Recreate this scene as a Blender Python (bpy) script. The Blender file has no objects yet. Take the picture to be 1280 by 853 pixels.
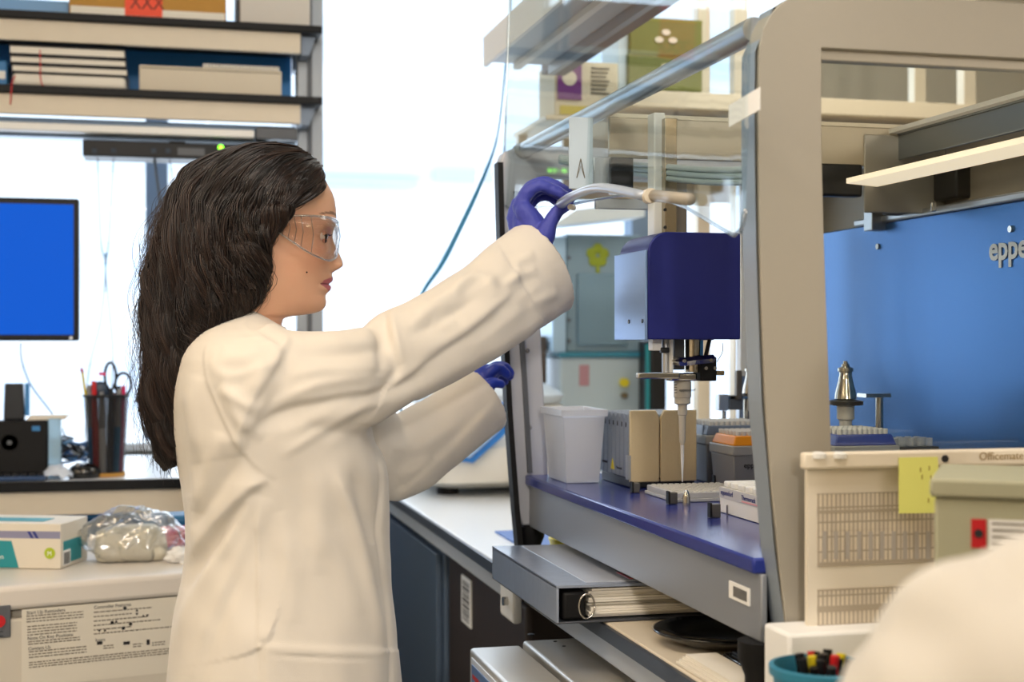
import bpy, bmesh, math, random
import numpy as np
from mathutils import Vector, Matrix, noise
R = math.radians
SC = bpy.context.scene
COL = SC.collection

# ---------------------------------------------------------------- camera
CAM = Vector((0, 0, 1.37)); YAW = R(13.9); FPX = 1778.0
cam_d = bpy.data.cameras.new('camera'); cam = bpy.data.objects.new('camera', cam_d); COL.objects.link(cam)
cam.location = CAM; cam.rotation_euler = (R(90), 0, -YAW)
cam_d.sensor_width = 36; cam_d.lens = 36 * FPX / 1280; cam_d.clip_start = .05; cam_d.clip_end = 200
cam_d.dof.use_dof = True; cam_d.dof.focus_distance = 2.03; cam_d.dof.aperture_fstop = 4.5
SC.camera = cam
FW = Vector((math.sin(YAW), math.cos(YAW), 0)); RT = Vector((math.cos(YAW), -math.sin(YAW), 0))

# ---------------------------------------------------------------- world, exposure
W = bpy.data.worlds.new('world'); SC.world = W; W.use_nodes = True
bg = W.node_tree.nodes['Background']; bg.inputs[0].default_value = (.86, .93, 1, 1); bg.inputs[1].default_value = 2.8
SC.view_settings.view_transform = 'Standard'; SC.view_settings.look = 'None'
SC.view_settings.exposure = -0.2; SC.view_settings.gamma = 1; SC.view_settings.use_curve_mapping = False

def area(name, loc, size, power, color, direction, sy=None):
    d = bpy.data.lights.new(name, 'AREA'); d.energy = power; d.color = color; d.size = size
    if sy: d.shape = 'RECTANGLE'; d.size_y = sy
    o = bpy.data.objects.new(name, d); COL.objects.link(o); o.location = loc
    o.rotation_euler = Vector(direction).to_track_quat('-Z', 'Y').to_euler(); return o
# daylight entering through the window wall
area('window_daylight', (.6, 4.62, 2.0), 4.2, 55, (.80, .90, 1), (0, -1, -.1), 1.9)
# ceiling lamps of the lab (their light; the fixtures are built with the ceiling)
WARM = (1, .93, .865)
area('ceiling_light_beam', (-.28, -3.9, 2.6), .26, 95, WARM, (1.07, 6.1, -1.35), .26)
area('ceiling_light_glow', (2.4, -.4, 2.62), .8, 14, WARM, (-1.6, 2.3, -1.35), .8)
area('ceiling_light_glow', (.1, .9, 2.66), 1.1, 19, WARM, (.0, .35, -1), .6)
area('ceiling_light_glow', (-1.6, .6, 2.66), 1.1, 9, WARM, (.3, .4, -1), .6)
area('ceiling_light_glow', (1.5, 2.9, 2.66), .9, 16, (1, .93, .84), (0, 0, -1), .5)

# ---------------------------------------------------------------- helpers
def lin(c):
    c = c.lstrip('#'); v = [int(c[i:i+2], 16)/255 for i in (0, 2, 4)]
    return tuple(x/12.92 if x <= .04045 else ((x+.055)/1.055)**2.4 for x in v) + (1,)
def ray(px, py):
    return FW + RT*((px-640)/FPX) + Vector((0, 0, (426-py)/FPX))
def P(px, py, X=None, Y=None, Z=None, t=None):
    d = ray(px, py)
    if X is not None: t = X/d.x
    elif Y is not None: t = Y/d.y
    elif Z is not None: t = (Z-1.37)/d.z
    return CAM + d*t
MATS = {}
def mat(name, col, rough=.5, metal=0, spec=.5, var=0, vscale=30, bump=0, bscale=200, emit=0, ecol=None, trans=0, coat=0, alpha=1, stretch=None):
    if name in MATS: return MATS[name]
    m = bpy.data.materials.new(name); m.use_nodes = True; nt = m.node_tree; b = nt.nodes['Principled BSDF']
    c = lin(col) if isinstance(col, str) else col
    b.inputs['Base Color'].default_value = c; b.inputs['Roughness'].default_value = rough; b.inputs['Metallic'].default_value = metal
    b.inputs['Specular IOR Level'].default_value = spec; b.inputs['Transmission Weight'].default_value = trans; b.inputs['Coat Weight'].default_value = coat
    b.inputs['Alpha'].default_value = alpha
    if emit:
        b.inputs['Emission Color'].default_value = lin(ecol) if ecol else c; b.inputs['Emission Strength'].default_value = emit
    tc = nt.nodes.new('ShaderNodeTexCoord'); mp = nt.nodes.new('ShaderNodeMapping'); nt.links.new(tc.outputs['Object'], mp.inputs['Vector'])
    if stretch: mp.inputs['Scale'].default_value = stretch
    if var:
        n = nt.nodes.new('ShaderNodeTexNoise'); n.inputs['Scale'].default_value = vscale; n.inputs['Detail'].default_value = 4; nt.links.new(mp.outputs[0], n.inputs['Vector'])
        mx = nt.nodes.new('ShaderNodeMix'); mx.data_type = 'RGBA'; nt.links.new(n.outputs['Fac'], mx.inputs['Factor'])
        mx.inputs['A'].default_value = tuple(min(1, x*(1-var)) for x in c[:3])+(1,); mx.inputs['B'].default_value = tuple(min(1, x*(1+var)) for x in c[:3])+(1,)
        nt.links.new(mx.outputs['Result'], b.inputs['Base Color'])
    if bump:
        n = nt.nodes.new('ShaderNodeTexNoise'); n.inputs['Scale'].default_value = bscale; n.inputs['Detail'].default_value = 3; nt.links.new(mp.outputs[0], n.inputs['Vector'])
        bp = nt.nodes.new('ShaderNodeBump'); bp.inputs['Strength'].default_value = bump; bp.inputs['Distance'].default_value = .002
        nt.links.new(n.outputs['Fac'], bp.inputs['Height']); nt.links.new(bp.outputs[0], b.inputs['Normal'])
    MATS[name] = m; return m
def clear_mat(name, tint='#ffffff', gloss=.9, base=.04, rough=.02, ior=1.45):
    if name in MATS: return MATS[name]
    m = bpy.data.materials.new(name); m.use_nodes = True; nt = m.node_tree
    for n in list(nt.nodes): nt.nodes.remove(n)
    o = nt.nodes.new('ShaderNodeOutputMaterial'); t = nt.nodes.new('ShaderNodeBsdfTransparent'); t.inputs[0].default_value = lin(tint)
    g = nt.nodes.new('ShaderNodeBsdfGlossy'); g.inputs['Roughness'].default_value = rough
    lw = nt.nodes.new('ShaderNodeLayerWeight'); lw.inputs[0].default_value = .5
    f = nt.nodes.new('ShaderNodeMath'); f.operation = 'POWER'; f.inputs[1].default_value = 4.2; nt.links.new(lw.outputs['Facing'], f.inputs[0])
    ma = nt.nodes.new('ShaderNodeMath'); ma.operation = 'MULTIPLY_ADD'; ma.inputs[1].default_value = gloss; ma.inputs[2].default_value = base; ma.use_clamp = True
    nt.links.new(f.outputs[0], ma.inputs[0]); mx = nt.nodes.new('ShaderNodeMixShader')
    nt.links.new(ma.outputs[0], mx.inputs[0]); nt.links.new(t.outputs[0], mx.inputs[1]); nt.links.new(g.outputs[0], mx.inputs[2]); nt.links.new(mx.outputs[0], o.inputs[0])
    MATS[name] = m; return m

class MB:
    def __init__(s): s.v = []; s.f = []
    def add(s, vs, fs):
        k = len(s.v); s.v += [tuple(v) for v in vs]; s.f += [tuple(i+k for i in f) for f in fs]; return s
    def box(s, x0, x1, y0, y1, z0, z1):
        return s.add([(x0,y0,z0),(x1,y0,z0),(x1,y1,z0),(x0,y1,z0),(x0,y0,z1),(x1,y0,z1),(x1,y1,z1),(x0,y1,z1)],
                     [(3,2,1,0),(4,5,6,7),(0,1,5,4),(1,2,6,5),(2,3,7,6),(3,0,4,7)])
    def obox(s, o, a, b, c):      # origin and three edge vectors (right handed)
        o, a, b, c = map(Vector, (o, a, b, c))
        return s.add([o, o+a, o+a+b, o+b, o+c, o+a+c, o+a+b+c, o+b+c], [(3,2,1,0),(4,5,6,7),(0,1,5,4),(1,2,6,5),(2,3,7,6),(3,0,4,7)])
    def prism(s, pts, ext):       # planar polygon extruded
        n = len(pts); e = Vector(ext); pts = [Vector(p) for p in pts]
        return s.add(pts+[p+e for p in pts], [tuple(range(n))[::-1], tuple(range(n, 2*n))]+[(i, (i+1) % n, n+(i+1) % n, n+i) for i in range(n)])
    def rings(s, rs, cap=True, closed=True):
        n = len(rs[0]); m = len(rs); vs = [p for r in rs for p in r]; fs = []
        for i in range(m-1):
            for j in range(n if closed else n-1):
                k = (j+1) % n; fs.append((i*n+j, i*n+k, (i+1)*n+k, (i+1)*n+j))
        if cap: fs += [tuple(range(n))[::-1], tuple(range((m-1)*n, m*n))]
        return s.add(vs, fs)
    def cyl(s, p0, p1, r0, r1=None, n=20):
        return s.tube([p0, p1], [r0, r0 if r1 is None else r1], n)
    def tube(s, path, r, n=8, flat=1, up=None):
        path = [Vector(p) for p in path]; m = len(path); rr = r if isinstance(r, (list, tuple)) else [r]*m
        t0 = (path[1]-path[0]).normalized(); u = Vector(up) if up else (Vector((0, 0, 1)) if abs(t0.z) < .9 else Vector((1, 0, 0)))
        a = t0.cross(u).normalized(); rs = []
        for i, p in enumerate(path):
            t = (path[min(i+1, m-1)]-path[max(i-1, 0)]).normalized()
            a = (a-t*a.dot(t)).normalized(); b = t.cross(a)
            rs.append([p+(a*math.cos(q)+b*math.sin(q)*flat)*rr[i] for q in [2*math.pi*k/n for k in range(n)]])
        return s.rings(rs)
    def lathe(s, c, prof, n=24, axis='z'):     # prof: list of (r, h)
        c = Vector(c); rs = []
        for r, h in prof:
            ring = []
            for k in range(n):
                q = 2*math.pi*k/n; x, y = r*math.cos(q), r*math.sin(q)
                ring.append(c+(Vector((x, y, h)) if axis == 'z' else Vector((h, x, y)) if axis == 'x' else Vector((y, h, x))))
            rs.append(ring)
        return s.rings(rs)
    def ball(s, c, r, n=12, sc=(1, 1, 1)):
        c = Vector(c); rs = []
        for i in range(n+1):
            a = math.pi*(i+.02*(i == 0)-.02*(i == n))/n
            rs.append([c+Vector((r*sc[0]*math.sin(a)*math.cos(q), r*sc[1]*math.sin(a)*math.sin(q), -r*sc[2]*math.cos(a))) for q in [2*math.pi*k/(2*n) for k in range(2*n)]])
        return s.rings(rs)
    def rot(s, ang, about, axis='Z'):
        M = Matrix.Translation(about) @ Matrix.Rotation(ang, 4, axis) @ Matrix.Translation(-Vector(about))
        s.v = [tuple(M @ Vector(v)) for v in s.v]; return s
ORI = {}
def tag(o, label=None, cat=None, group=None, kind=None):
    if label: o['label'] = label
    if cat: o['category'] = cat
    if group: o['group'] = group
    if kind: o['kind'] = kind
    return o
def thing(name, loc, label, cat, group=None):
    o = bpy.data.objects.new(name, None); COL.objects.link(o); o.location = loc; o.empty_display_size = .02
    ORI[o.name] = Vector(loc); return tag(o, label, cat, group)
def obj(name, mb, m, parent=None, bevel=0, smooth=False, seg=2, label=None, cat=None, group=None, kind=None, fix=True):
    if parent is not None: org = ORI[parent.name]
    else:
        a = np.array(mb.v); org = Vector(((a[:, 0].min()+a[:, 0].max())/2, (a[:, 1].min()+a[:, 1].max())/2, a[:, 2].min()))
    me = bpy.data.meshes.new(name); me.from_pydata([tuple(Vector(v)-org) for v in mb.v], [], mb.f)
    bm = bmesh.new(); bm.from_mesh(me)
    if fix: bmesh.ops.recalc_face_normals(bm, faces=bm.faces)
    bm.to_mesh(me); bm.free()
    o = bpy.data.objects.new(name, me); COL.objects.link(o)
    if m is not None: me.materials.append(MATS[m] if isinstance(m, str) else m)
    if parent is not None: o.parent = parent
    else: o.location = org
    ORI[o.name] = org
    if smooth:
        me.polygons.foreach_set('use_smooth', [True]*len(me.polygons)); me.update()
        if smooth != 'all': me.set_sharp_from_angle(angle=R(42))
    if bevel:
        b = o.modifiers.new('bevel', 'BEVEL'); b.width = bevel; b.segments = seg; b.limit_method = 'ANGLE'; b.angle_limit = R(35)
        if not smooth: me.polygons.foreach_set('use_smooth', [True]*len(me.polygons)); me.set_sharp_from_angle(angle=R(42))
        b.harden_normals = False
    return tag(o, label, cat, group, kind)
def text(name, s, size, loc, xd, ud, m, parent, align='LEFT', ext=.0002, sx=1, off=0):
    c = bpy.data.curves.new(name, 'FONT'); c.body = s; c.size = size; c.align_x = align; c.extrude = ext; c.resolution_u = 3; c.offset = off
    t = bpy.data.objects.new('tmp', c); COL.objects.link(t); dg = bpy.context.evaluated_depsgraph_get(); dg.update()
    me = bpy.data.meshes.new_from_object(t.evaluated_get(dg)); bpy.data.objects.remove(t)
    xd = Vector(xd).normalized(); ud = Vector(ud).normalized(); nd = xd.cross(ud); org = ORI[parent.name]
    M = Matrix((xd*sx, ud, nd)).transposed().to_4x4(); M.translation = Vector(loc)-org; me.transform(M)
    me.materials.clear(); me.materials.append(MATS[m] if isinstance(m, str) else m); o = bpy.data.objects.new(name, me); COL.objects.link(o); o.parent = parent; ORI[o.name] = org
    return o
def copy_thing(o, delta, label=None, rotz=0):
    m = {}
    def cp(x, par):
        c = x.copy(); COL.objects.link(c); ORI[c.name] = ORI.get(x.name, Vector())+Vector(delta)
        if par: c.parent = par
        for ch in list(x.children): cp(ch, c)
        return c
    c = cp(o, None); c.location = Vector(o.location)+Vector(delta); c.rotation_euler.z += rotz
    if label: c['label'] = label
    return c
def remeshed(mb, voxel, smooth_it=6, fac=.5):
    me = bpy.data.meshes.new('t'); me.from_pydata([tuple(v) for v in mb.v], [], mb.f)
    bm = bmesh.new(); bm.from_mesh(me); bmesh.ops.recalc_face_normals(bm, faces=bm.faces); bm.to_mesh(me); bm.free()
    o = bpy.data.objects.new('t', me); COL.objects.link(o)
    r = o.modifiers.new('r', 'REMESH'); r.mode = 'VOXEL'; r.voxel_size = voxel
    if smooth_it: s = o.modifiers.new('s', 'SMOOTH'); s.factor = fac; s.iterations = smooth_it
    dg = bpy.context.evaluated_depsgraph_get(); dg.update(); m2 = bpy.data.meshes.new_from_object(o.evaluated_get(dg)); bpy.data.objects.remove(o)
    return m2
def mesh_arrays(me):
    n = len(me.vertices); co = np.empty(n*3); me.vertices.foreach_get('co', co); no = np.empty(n*3); me.vertex_normals.foreach_get('vector', no)
    return co.reshape(-1, 3), no.reshape(-1, 3)
def link_mesh(name, me, m, parent, label=None):
    org = ORI[parent.name]; me.transform(Matrix.Translation(-org)); me.materials.clear(); me.materials.append(MATS[m] if isinstance(m, str) else m)
    me.polygons.foreach_set('use_smooth', [True]*len(me.polygons)); me.name = name
    o = bpy.data.objects.new(name, me); COL.objects.link(o); o.parent = parent; ORI[o.name] = org
    return tag(o, label)
def spline(pts, n):     # Catmull-Rom through points, n samples in all
    p = np.array([tuple(q) for q in pts], float); m = len(p); t = np.linspace(0, m-1, n); i = np.clip(t.astype(int), 0, m-2); u = (t-i)[:, None]
    g = lambda k: p[np.clip(i+k, 0, m-1)]
    a, b, c, d = g(-1), g(0), g(1), g(2)
    return .5*((2*b)+(-a+c)*u+(2*a-5*b+4*c-d)*u**2+(-a+3*b-3*c+d)*u**3)
def pts(a, n): return [Vector(x) for x in spline(a, n)]

# ---------------------------------------------------------------- materials
mat('white_paint', '#e9e6e0', .6); mat('cream_laminate', '#d8cdb9', .5, var=.03); mat('black_edge', '#0a0b0d', .5, spec=.25)
mat('dark_plastic', '#0a0b0e', .45, spec=.3); mat('soft_black', '#08080a', .6, spec=.3); mat('aluminium', '#b9bdc2', .32, .85); mat('steel', '#c9c6c0', .2, 1)
mat('bench_top', '#e6ebf0', .28); mat('sill_white', '#dfe6ee', .5); mat('grey_paint', '#8f9298', .5); mat('post_grey', '#9aa0a6', .4, .3)
mat('housing_warm', '#a39d90', .5, .1, bump=.08, bscale=900); mat('housing_edge', '#8f9aa6', .4, .2)
mat('front_panel', '#8e9298', .42, .35, bump=.1, bscale=1200); mat('deck_blue', '#28378c', .2, .2, bump=.05, bscale=900)
mat('head_navy', '#1c2476', .33, .35, bump=.12, bscale=1500); mat('head_window_lit', '#7f9cc8', .38, .55, bump=.1, bscale=1500)
mat('back_blue', '#2a6cae', .24, .55, bump=.12, bscale=1300); mat('white_plastic', '#e8e8e4', .4); mat('warm_plastic', '#c9c3b6', .5)
mat('grey_plastic', '#8c8d8e', .5); mat('dark_grey_plastic', '#55595f', .5); mat('orange_plastic', '#f59a0b', .4, spec=.4); mat('blue_plastic', '#1b3c9c', .4)
mat('tin_black', '#26282c', .35, .4); mat('board_brown', '#2b1f1b', .6, var=.1, vscale=8); mat('cabinet_slate', '#46586e', .55, var=.04)
mat('paper', '#e9e4d8', .8); mat('paper_white', '#eeeeec', .8); mat('ink', '#1c1c20', .7); mat('ink_soft', '#6d6658', .8); mat('logo_blue', '#23307c', .6)
mat('green_box', '#6b7036', .7); mat('purple', '#74317f', .6); mat('yellow', '#e6d21f', .5); mat('cardboard', '#b9893f', .8, var=.08); mat('orange_tape', '#f0481a', .5)
mat('navy_sheet', '#2f7cba', .5); mat('bin_blue', '#14527f', .45); mat('pink', '#d8145e', .5); mat('teal', '#1f8d97', .5)
mat('red', '#c31620', .4); mat('green_lime', '#a9bd27', .6); mat('lab_sage', '#aaa98f', .7, var=.03); mat('postit', '#dfe07a', .8)
mat('teal_plastic', '#2c7f9c', .4); mat('floor_vinyl', '#8f9290', .45, var=.05, vscale=4); mat('ceiling_tile', '#d9d4c8', .9, var=.03)
mat('wall_paint', '#cfc6b4', .8, var=.02, vscale=3); mat('lamp_diffuser', '#fff2dc', .5, emit=11.0, ecol='#ffe2bb')
mat('screen_blue', '#02102c', .6, spec=.15, emit=.95, ecol='#0062e2'); mat('led_green', '#7cff1a', .3, emit=4, ecol='#7cff1a')
mat('cable_black', '#15161a', .5); mat('cable_teal', '#157aa6', .4); mat('pale_building', '#dfe6ee', .9); mat('pale_blue_band', '#b3bfd0', .9)
clear_mat('window_glass', '#fbfdff', .3, .02); clear_mat('hood_glass', '#f4f9fa', .42, .03, .02); clear_mat('side_glass', '#f3f5f3', .6, .055, .01)
clear_mat('goggle_clear', '#f8f5f3', .8, .05, .03); clear_mat('goggle_edge', '#e8ecf0', .8, .30, .1)
mat('frost_clear', '#eef0f2', .45, trans=.35, spec=.5, alpha=.85); mat('milk_plastic', '#eceff6', .35, trans=.45, alpha=.84)
mat('fog_plastic', '#dfe3e6', .3, trans=.4, alpha=.5); clear_mat('film', '#f2f3f3', .9, .30, .22)
mat('mirror_tool', '#c9c2b4', .16, 1); mat('brass_tool', '#a89b83', .25, .9)
mat('thermo_gold', '#e2cfa4', .42, .3, bump=.35, bscale=260); mat('thermo_grey', '#8d97a6', .45, .3)
mat('glove', '#434aa6', .48, spec=.35, bump=.22, bscale=220, var=.06, vscale=60); mat('glove_deep', '#2139a8', .45)
mat('shoe', '#202024', .5); mat('jeans', '#26324a', .9, var=.1, vscale=80)
def coat_mat(name, col):
    m = mat(name, col, .85, spec=.2, bump=.12, bscale=900); b = m.node_tree.nodes['Principled BSDF']; b.inputs['Sheen Weight'].default_value = .15; return m
coat_mat('lab_coat_cloth', '#dbd4c9'); coat_mat('near_cloth', '#cdc8be')
def attr_mat(name, rough, sss=0, spec=.4):
    m = bpy.data.materials.new(name); m.use_nodes = True; nt = m.node_tree; b = nt.nodes['Principled BSDF']
    a = nt.nodes.new('ShaderNodeAttribute'); a.attribute_name = 'tone'; nt.links.new(a.outputs['Color'], b.inputs['Base Color'])
    b.inputs['Roughness'].default_value = rough; b.inputs['Specular IOR Level'].default_value = spec
    if sss:
        b.inputs['Subsurface Weight'].default_value = sss; b.inputs['Subsurface Radius'].default_value = (.012, .005, .003); b.inputs['Subsurface Scale'].default_value = .6
    n = nt.nodes.new('ShaderNodeTexNoise'); n.inputs['Scale'].default_value = 500; bp = nt.nodes.new('ShaderNodeBump'); bp.inputs['Strength'].default_value = .12; bp.inputs['Distance'].default_value = .001
    nt.links.new(n.outputs['Fac'], bp.inputs['Height']); nt.links.new(bp.outputs[0], b.inputs['Normal']); MATS[name] = m; return m
attr_mat('skin', .5, .15); hm = mat('hair', '#17100d', .42, spec=.5)
attr_mat('hair_strand', .38, 0, .55)

# ---------------------------------------------------------------- the room
RX0, RX1, RY0, RY1, CEIL = -3.0, 7.0, -9.0, 4.7, 2.75
obj('floor', MB().box(RX0, RX1, RY0, RY1, -.1, 0), 'floor_vinyl', kind='structure')
obj('ceiling', MB().box(RX0, RX1, RY0, RY1, CEIL, CEIL+.1), 'ceiling_tile', kind='structure')
obj('wall_left', MB().box(RX0-.1, RX0, RY0, RY1, 0, CEIL), 'wall_paint', kind='structure')
obj('wall_right', MB().box(RX1, RX1+.1, RY0, RY1, 0, CEIL), 'wall_paint', kind='structure')
obj('wall_front', MB().box(RX0, RX1, RY0-.1, RY0, 0, CEIL), 'wall_paint', kind='structure')
SILL = 1.03
obj('wall_back', MB().box(RX0, RX1, RY1, RY1+.15, 0, SILL), 'wall_paint', kind='structure')
obj('wall_back_pier', MB().box(2.25, RX1, RY1, RY1+.15, SILL, CEIL), 'wall_paint', kind='structure')
obj('trim_1', MB().box(RX0, 2.25, RY1-.16, RY1+.02, SILL, SILL+.025), 'sill_white', kind='structure', bevel=.004)
# window: glass panes between vertical mullions
wx = [RX0, -1.6, P(196, 400, Y=RY1).x, 1.62, 2.25]
win = obj('window_1', MB().box(RX0, 2.25, RY1, RY1+.06, CEIL-.1, CEIL), 'grey_paint', kind='structure')
for i, x in enumerate(wx):
    obj('mullion', MB().box(x-.035, x+.035, RY1-.02, RY1+.07, SILL+.025, CEIL-.1), mat('mullion_grey', '#7e93ab', .45, .3), win, bevel=.004)
for i in range(4):
    obj('pane', MB().box(wx[i]+.035, wx[i+1]-.035, RY1+.03, RY1+.036, SILL+.025, CEIL-.1), 'window_glass', win)
# pale building across the street
bl = thing('office_building', (2, 26, -6), 'pale washed-out office building with thin horizontal bands seen through the window', 'building')
obj('facade', MB().box(-26, 26, 26, 34, -6, 16), 'pale_building', bl)
for k in range(9):
    z = -4+k*2.1
    obj('window_band', MB().box(-24, 24, 25.9, 26, z, z+.75), mat('band_pale', '#c9d6e6', .9), bl)
for x0, x1, z in ((2.1, 4.6, 4.2), (4.9, 6.4, 4.35), (6.6, 8.2, 4.45), (-.2, 1.9, -3.3), (-9, -7.5, -1.6)):
    obj('dark_window_strip', MB().box(x0, x1, 25.8, 25.9, z, z+.17), 'pale_blue_band', bl)
# ceiling lamps
def lamp(x, y0, y1, w, label, dz=0):
    t = thing('ceiling_lamp', (x, (y0+y1)/2, CEIL-.06-dz), label, 'ceiling lamp', 'strip lamps on the ceiling')
    z1 = CEIL-dz
    obj('housing', MB().box(x-w/2-.02, x+w/2+.02, y0-.02, y1+.02, z1-.045, z1), 'white_paint', t, bevel=.004)
    obj('diffuser', MB().box(x-w/2, x+w/2, y0, y1, z1-.06, z1-.045), 'lamp_diffuser', t)
    if dz: obj('hanger', MB().cyl((x, (y0+y1)/2, z1), (x, (y0+y1)/2, CEIL), .006), 'steel', t)
for i, (x, y0, y1) in enumerate([(5.6, -3.9, .9), (-.4, -5.2, -.9), (-.4, .9, 2.1), (2.6, -5.5, -1.1), (-2.2, -1.5, 2.2)]):
    lamp(x, y0, y1, .30 if x < 5 else .62, ['strip lamp along the ceiling by the far aisle', 'strip lamp behind the camera over the centre aisle', 'strip lamp over the worker in the lab coat',
         'strip lamp over the pipetting workstation aisle', 'strip lamp over the computer bench aisle'][i])
# ---------------------------------------------------------------- benches
BZ = .96
def bench(name, label, x0, x1, y0, y1, legs, top='bench_top', bracket=False):
    t = thing(name, ((x0+x1)/2, (y0+y1)/2, 0), label, 'bench')
    obj('worktop', MB().box(x0+.006, x1, y0+.006, y1, BZ-.022, BZ), top, t, bevel=.002)
    e = MB().box(x0, x0+.006, y0, y1, BZ-.024, BZ-.003).box(x0+.006, x1, y0, y0+.006, BZ-.024, BZ-.003)
    obj('black_edge_strip', e, mat('slate_edge', '#2b3442', .4), t)
    obj('steel_rail', MB().box(x0+.012, x0+.05, y0+.02, y1, BZ-.062, BZ-.024), mat('rail_white', '#b9bfc6', .45, .3), t, bevel=.003)
    for (x, y) in legs: obj('leg', MB().box(x-.025, x+.025, y-.025, y+.025, 0, BZ-.062), 'post_grey', t, bevel=.003)
    return t
fb = bench('lab_bench', 'white lab bench with dark edge running back to the window beside the centrifuge', .60, 1.38, 2.50, 4.5, [(1.3, 2.6), (1.3, 4.4), (.66, 4.4)])
br = obj('end_bracket', MB().box(.603, .62, 2.43, 2.53, BZ-.09, BZ-.026), 'white_paint', fb, bevel=.006)
obj('bolt', MB().cyl((.603, 2.47, BZ-.055), (.594, 2.47, BZ-.055), .008), 'steel', br, smooth=True)
obj('black_corner_cap', MB().box(.595, .63, 2.485, 2.515, BZ-.024, BZ-.001), 'dark_plastic', fb, bevel=.003)
nb = bench('equipment_bench', 'cream topped bench carrying the pipetting workstation and the binder', .625, 1.38, 1.04, 2.485, [(1.3, 1.1), (1.3, 2.3), (.80, 1.35)], top='cream_laminate')

# cabinets under the bench
c1 = thing('cabinet', (.9, 2.93, 0), 'dark brown cabinet under the white bench with a barcode sticker', 'cabinet')
obj('body', MB().box(.66, 1.25, 2.56, 3.29, .02, .88), 'board_brown', c1, bevel=.012)
sx, sy0, sz = .6585, 2.86, .0
s_ = obj('barcode_sticker', MB().box(.657, .66, 3.03, 3.13, .742, .846), 'paper_white', c1)
bb = MB(); random.seed(4); z = .750
while z < .838:
    h = random.choice([.002, .003, .005]); bb.box(.6562, .657, 3.045, 3.115, z, z+h); z += h+random.choice([.003, .004])
obj('barcode', bb, 'ink', s_)
c2 = thing('cabinet', (.9, 3.88, 0), 'slate blue cabinet under the white bench, between the brown one and the window', 'cabinet')
obj('body', MB().box(.655, 1.25, 3.32, 4.45, .02, .88), 'cabinet_slate', c2, bevel=.006)
obj('door', MB().box(.64, .655, 3.34, 4.4, .06, .86), 'cabinet_slate', c2, bevel=.003)

# ---------------------------------------------------------------- pipetting workstation
X0, XB, YN, YF, Z0, ZD, ZT = .64, 1.25, 1.455, 2.54, 1.03, 1.125, 1.735
ws = thing('pipetting_workstation', ((X0+XB)/2, 2.0, BZ), 'large grey pipetting workstation with blue deck and blue back panel', 'lab machine')
def frame(name, outer, inner, y0, y1, m, parent, bevel=.004):
    n = len(outer); vs = []
    for y in (y0, y1):
        vs += [(p[0], y, p[1]) for p in outer]+[(p[0], y, p[1]) for p in inner]
    fs = []
    for i in range(n):
        j = (i+1) % n
        fs += [(i, j, n+j, n+i), (2*n+i, 3*n+i, 3*n+j, 2*n+j), (i, 2*n+i, 2*n+j, j), (n+i, n+j, 3*n+j, 3*n+i)]
    return obj(name, MB().add(vs, fs), m, parent, bevel=bevel)
def xz(px, py, Y): p = P(px, py, Y=Y); return (p.x, p.z)
def resample(p, n):
    p = [Vector((a[0], a[1])) for a in p]; L = [0]
    for a, b in zip(p, p[1:]): L.append(L[-1]+(b-a).length)
    out = []
    for k in range(n):
        s = L[-1]*k/(n-1); i = max(j for j in range(len(L)) if L[j] <= s+1e-9); i = min(i, len(p)-2)
        u = (s-L[i])/max(1e-9, L[i+1]-L[i]); q = p[i].lerp(p[i+1], u); out.append((q.x, q.y))
    return out
def side_frame(Y, edge_px, inner_px, ztop, ib, rx, y0, y1, m):
    # four matching runs: front edge (bottom to top), top, back, bottom
    fe = [xz(a, b, Y) for a, b in edge_px]; fi = [xz(a, b, Y) for a, b in inner_px]
    o = resample(fe, 48)[:-1]; i_ = resample(fi, 48)[:-1]
    top_o = resample([fe[-1], (XB-.03, ztop)], 5)[:-1]; top_i = resample([fi[-1], (rx, fi[-1][1])], 5)[:-1]
    bk_o = resample([(XB-.03, ztop), (XB, ztop-.03), (XB, Z0)], 8)[:-1]; bk_i = resample([(rx, fi[-1][1]), (rx, ib)], 8)[:-1]
    bo_o = resample([(XB, Z0), fe[0]], 5)[:-1]; bo_i = resample([(rx, ib), fi[0]], 5)[:-1]
    return o+top_o+bk_o+bo_o, i_+top_i+bk_i+bo_i
zt = P(1040, -12, Y=YN).z
no, ni = side_frame(YN, [(990, 816), (983, 785), (974, 700), (964, 600), (957, 500), (953, 400), (950, 300), (948, 150), (949, 60), (955, 32), (968, 10), (990, -5), (1040, -12)],
                    [(1040, 600), (1037, 500), (1030, 300), (1027, 180), (1027, 59)], zt, 1.18, 1.2, 0, 0, None)
ns = frame('near_side_panel', no, ni, YN, YN+.035, 'housing_warm', ws, .005)
lo, li = side_frame(YN, [(1043, 606), (1038, 500), (1031, 300), (1028, 180), (1028, 60)], [(1052, 600), (1049, 500), (1043, 300), (1040, 180), (1040, 76)], 0, 1.19, 1.19, 0, 0, None)
n = len(li)
ix = [p for p in ni]
def offs(ps, d):
    cx = sum(p[0] for p in ps)/len(ps); cz = sum(p[1] for p in ps)/len(ps)
    hx = max(abs(p[0]-cx) for p in ps); hz = max(abs(p[1]-cz) for p in ps)
    return [(cx+(p[0]-cx)*(1-d/hx), cz+(p[1]-cz)*(1-d/hz)) for p in ps]
frame('window_lip', offs(ni, -.002), offs(ni, .0125), YN+.010, YN+.03, mat('lip', '#bdb7a9', .5), ws, .001)
zi0 = min(p[1] for p in ni); zi1 = max(p[1] for p in ni); xi0 = min(p[0] for p in ni); 
obj('side_window_pane', MB().prism([(p[0], YN+.014, p[1]) for p in offs(ni, .010)], (0, .004, 0)), 'side_glass', ws)
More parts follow.
